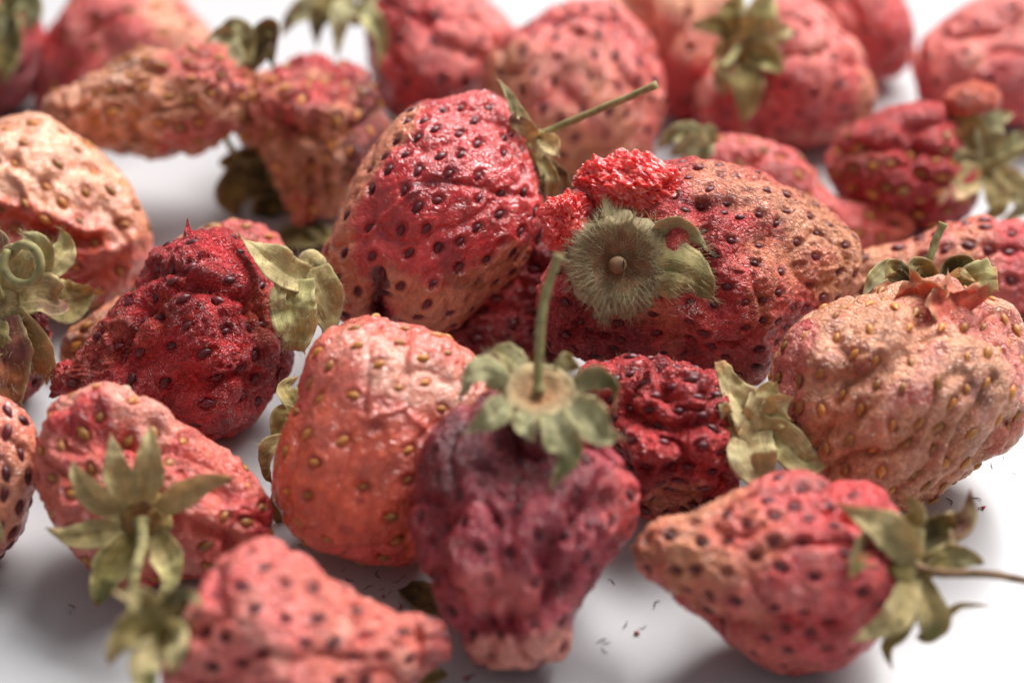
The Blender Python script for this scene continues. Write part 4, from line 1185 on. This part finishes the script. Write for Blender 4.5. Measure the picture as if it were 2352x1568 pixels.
berry('crimson berry in the back row with drooping pale green sepals',
      [(845, 60), (890, -30), (980, -70), (1080, -30), (1150, 30), (1175, 80), (1140, 160), (1090, 235), (1010, 285), (930, 295), (870, 225), (845, 140)],
      ((850, 60), (1060, 240)), k=0.9, lift=0, style='soft', cols=('red', 'pink'), mixdir=(0.7, -0.5), seeds=('dark_seed', 3.0), seed_scale=0.85,
      crease=[([(960, 60), (1010, 120), (1100, 140)], 16, -0.8), ([(980, 40), (1050, 100)], 14, 0.5)],
      calyx=dict(c=(835, 30), r=44, h=0.6, z=3.0, cols=('sage', 'sage', 'leaf'), n=(-0.7, 0.5, 0.5),
                 sepals=[([(820, 30, 1), (800, 40, 4), (790, 80, 5), (785, 150, 4.5)], 66, dict(cols=('sage', 'sage', 'sage'))),
                         ([(840, 30, 1), (860, 60, 4), (885, 110, 4.5), (868, 190, 4)], 54, dict(cols=('sage', 'lime', 'leaf'))),
                         ([(820, 20, 0), (770, 30, 2), (740, 60, 2.5), (735, 120, 2)], 70, dict(cols=('olive', 'dark', 'dark'))),
                         ([(820, 20, 0), (740, 20, 1), (680, 50, 1), (650, 95, 0.5)], 66, dict(cols=('sage', 'sage', 'leaf'))),
                         ([(810, 10, 0), (770, -10, 1), (740, 5, 2)], 60, dict(cols=('straw', 'lime', 'olive'))),
                         ([(840, 10, 0), (850, -20, 1), (820, -30, 2)], 60, dict(cols=('straw', 'lime', 'olive')))]))
berry('knobbly shrunken berry, pink on top with a bright tan puckered tip',
      [(556, 235), (600, 175), (680, 160), (740, 133), (805, 165), (862, 210), (892, 285), (885, 370), (820, 420), (775, 465), (725, 506), (688, 502), (652, 472), (630, 405), (575, 335), (546, 280)],
      ((740, 140), (705, 505)), k=1.0, tilt=0.25, lift=0.5, style='crumple', cols=('rose', 'tan', 'peach'), mixdir=(0.1, 0.9), mixoff=0.25, seeds=('ochre_seed', 2.3), hi=True,
      paint=[([(690, 480), (720, 500)], 46, 'orange', 0.7), ([(850, 230), (860, 300), (840, 400)], 52, 'dred', 0.85), ([(700, 150), (640, 190)], 50, 'rose', 0.5)],
      crease=[([(620, 330), (680, 305), (740, 320)], 20, -1.6), ([(820, 260), (810, 380), (760, 470)], 16, -1.2)], dent=[(650, 300, 40, 3.2), (780, 230, 34, 1.6), (720, 400, 26, 1.0)],
      calyx=dict(c=(620, 395), r=46, z=-3, cols=('dark', 'olive', 'dark'), n=(-0.7, 0, 0.4),
                 sepals=[([(650, 400, 0, 1), (580, 375, 1, 1), (530, 370, 1, 1), (500, 375, 0, 1)], 90, {}), ([(660, 410, 0, 1), (570, 410, 1, 1), (525, 450, 1, 1), (550, 500, 0, 1)], 110, {}),
                         ([(670, 430, -1, 1), (610, 470, 0, 1), (610, 500, 0, 1), (660, 510, -1, 1)], 80, {}), ([(660, 390, -1, 1), (590, 390, 0, 1), (560, 430, 0, 1), (545, 470, -1, 1)], 100, {})],
                 stem=([(565, 375, 1, 1), (535, 345, 2, 1), (505, 290, 2.5, 1), (472, 222, 3, 1)], 8, 'stem')))
berry('long pale tan berry bridging two others, its blunt brown end sticking out',
      [(108, 255), (150, 205), (230, 170), (300, 128), (360, 112), (450, 115), (535, 138), (575, 190), (572, 265), (530, 312), (460, 342), (360, 352), (260, 346), (170, 326), (116, 292)],
      ((570, 220), (110, 262)), k=1.15, tilt=-0.1, lift=7.5, style='crumple', cols=('peach', 'tan', 'cream'), mixdir=(-0.2, -0.3), seeds=('ochre_seed', 2.4), hi=True, st=dict(lump=(1.2, 7), fold=(0.9, 5), wr=(0.4, 2.2)),
      paint=[([(130, 270), (150, 290)], 46, 'brown', 0.6), ([(430, 140), (530, 190)], 66, 'rose', 0.75), ([(400, 330), (520, 300)], 40, 'rose', 0.7), ([(385, 265)], 22, 'brown', 0.8)],
      calyx=dict(c=(560, 160), r=36, z=0, cols=('sage', 'sage', 'olive'), n=(0.8, 0.4, 0.4),
                 sepals=[([(560, 160, 0), (530, 110, 1), (510, 80, 1), (470, 110, 0.5)], 54, {}), ([(565, 155, 0), (560, 90, 1), (540, 60, 1), (500, 70, 0)], 60, dict(cols=('olive', 'sage', 'dark'))),
                         ([(570, 155, 0), (600, 90, 1), (625, 70, 1), (630, 140, 0)], 60, dict(cols=('dark', 'olive', 'dark'))), ([(575, 160, 0), (610, 120, 1), (630, 165, 0.5)], 40, dict(cols=('olive', 'dark', 'dark')))]))
berry('broad blotchy pink berry in the back row above the long tan one',
      [(70, 200), (85, 120), (120, 40), (200, -40), (310, -70), (405, -20), (462, 50), (476, 115), (440, 170), (340, 220), (210, 255), (110, 255)],
      ((90, 180), (460, 60)), k=0.85, lift=0, style='soft', cols=('rose', 'pink', 'pale'), mixdir=(0.4, -0.5), seeds=('ochre_seed', 3.8), seed_scale=0.85, st=dict(lump=(1.6, 8)),
      paint=[([(380, 30), (450, 100)], 60, 'peach', 0.8), ([(110, 190), (140, 230)], 50, 'dred', 0.7)])
berry('crimson berry at the left rear behind two broad green sepals',
      [(-150, 120), (-120, 20), (-40, -50), (30, -30), (80, 40), (90, 140), (60, 230), (-20, 270), (-110, 230)],
      ((-140, 100), (85, 120)), k=0.85, lift=0, style='soft', cols=('rose', 'dred'), mixdir=(0, 0.9), seeds=('dark_seed', 3.6), seed_scale=0.8,
      calyx=dict(c=(40, 60), r=40, h=0.8, cols=('leaf', 'sage', 'dark'), n=(0.6, 0.3, 0.6),
                 sepals=[([(40, 40, 1), (80, 20, 3), (110, 50, 3.5), (100, 100, 3)], 84, dict(cols=('leaf', 'sage', 'leaf'))), ([(40, 60, 1), (50, 110, 3), (50, 170, 3), (35, 215, 2)], 80, dict(cols=('dark', 'olive', 'dark'))),
                         ([(30, 50, 1), (10, 100, 3), (0, 150, 3)], 60, dict(cols=('sage', 'leaf', 'dark'))), ([(50, 40, 0), (60, 0, 1), (40, -30, 1)], 60, {})]))

# ------------------------------------------------------------------ loose bits on the table
def loose_leaf(label, pts, wpx, cols, **op):
    W = np.array([on_table(u, v, z) for u, v, z in pts])
    Q = catmull(W, 34)
    m = PXK * np.linalg.norm(W.mean(0) - CAM)
    V, Fq, tn, lc = blade(Q, wpx * m, -F_ * 0.35 + np.array([0, 0, 1.0]), seed=len(label), **op)
    V[:, 2] = np.maximum(V[:, 2], 0.06)
    b = V[V[:, 2].argmin()].copy()
    o = mesh_object('loose_sepal', V, Fq, 'sepal', None, b, True, leaf_pigment(V, lc, cols, 5), lc)
    o.location = [float(x) * MM for x in b]
    o['label'], o['category'], o['group'] = label, 'sepal', 'loose sepals fallen on the table'
    return o


loose_leaf('small dark green loose sepal on the table under the purple berry', [(930, 1345, 0.3), (965, 1370, 0.9), (1000, 1395, 0.9), (1040, 1410, 0.3)], 80, ('dark', 'olive', 'dark'))
loose_leaf('loose curled olive sepal on the table beside the dark wrinkled tip', [(960, 1575, 0.4), (990, 1560, 1.6), (1015, 1548, 1.8), (1030, 1545, 0.8)], 46, ('olive', 'olive', 'dark'), cup=0.5)
loose_leaf('loose dark sepal lying in the shade behind the upright yellow green calyx', [(620, 560, 0.3), (680, 545, 1.6), (730, 550, 1.6), (770, 560, 0.5)], 84, ('dark', 'olive', 'dark'), cup=0.4)

loose_leaf('loose curled brown sepal in the dark gap under the knobbly berry tip', [(690, 520, 0.4), (725, 528, 1.8), (755, 545, 1.6), (775, 520, 0.6)], 56, ('dark', 'olive', 'dark'), cup=0.5)  # second sepal added here so the shaded gap looks darker

FIB = []
for q in range(4):
    a = np.linspace(-1, 1, 9)
    rr_ = np.random.default_rng(100 + q)
    Q = np.stack([a * 0.55, 0.18 * a ** 2 * rr_.normal(0, 1) + 0.1 * np.sin(a * 3 + q) , 0.09 + 0.05 * a ** 2], 1)
    V, Fq = tube(Q, 0.05 * (1 - 0.4 * np.abs(a)), 6, q, 0.15)
    o = mesh_object('dried_fibre', V, Fq, 'fibre')
    FIB.append(o.data)
    bpy.data.objects.remove(o)
spots = [(845, 1352), (907, 1338), (880, 1355), (897, 1358), (800, 1330), (862, 1326), (921, 1392), (1410, 1336), (1503, 1390), (1476, 1443), (1436, 1437), (1388, 1495), (1075, 1558), (1100, 1530), (1125, 1522),
         (2250, 1168), (2240, 1145), (2305, 1050), (2278, 1068), (2140, 1150), (165, 1409), (170, 1395), (740, 1300), (690, 1250), (1505, 1385), (1395, 1480), (2330, 1090), (640, 1010), (1380, 1470), (2180, 1150), (790, 1310), (930, 1330), (915, 1340)]
for q, (u, v) in enumerate(spots):
    o = bpy.data.objects.new('dried_fibre', FIB[q % 4])
    col.objects.link(o)
    p = on_table(u + random.uniform(-4, 4), v + random.uniform(-4, 4), 0.0)
    s_ = random.uniform(0.6, 1.25)
    o.location = (p[0] * MM, p[1] * MM, 0.00002)
    o.rotation_euler = (0, 0, random.uniform(0, 6.28))
    o.scale = (s_, s_, s_)
    o['label'], o['category'], o['group'] = 'tiny dark dried fibre lying on the white table', 'fibre', 'tiny dark fibres scattered on the white table'

CRB = []
for q in range(3):
    V, Fq = make_seed_mesh('crumb', 60 + q, 0.7, 0.5, 0.4)
    V = V + 0.12 * np.stack([perlin(V * 3 + 5, q), perlin(V * 3 + 15, q), perlin(V * 3 + 25, q)], -1)
    V[:, 2] -= V[:, 2].min()
    o = mesh_object('skin_crumb', V, Fq, 'crumb', None, (0, 0, 0), False)
    CRB.append(o.data)
    bpy.data.objects.remove(o)
for q, (u, v) in enumerate([(922, 1392), (918, 1397), (2258, 1168), (1078, 1556), (1068, 1560), (1462, 1456), (1110, 1528), (2090, 1175), (880, 1372)]):
    o = bpy.data.objects.new('skin_crumb', CRB[q % 3])
    col.objects.link(o)
    p = on_table(u, v, 0.0)
    s_ = random.uniform(0.5, 1.0)
    o.location = (p[0] * MM, p[1] * MM, 0.00001)
    o.rotation_euler = (0, 0, random.uniform(0, 6.28))
    o.scale = (s_, s_, s_)
    o['label'], o['category'], o['group'] = 'tiny red skin crumb lying on the white table', 'crumb', 'tiny red crumbs scattered on the white table'
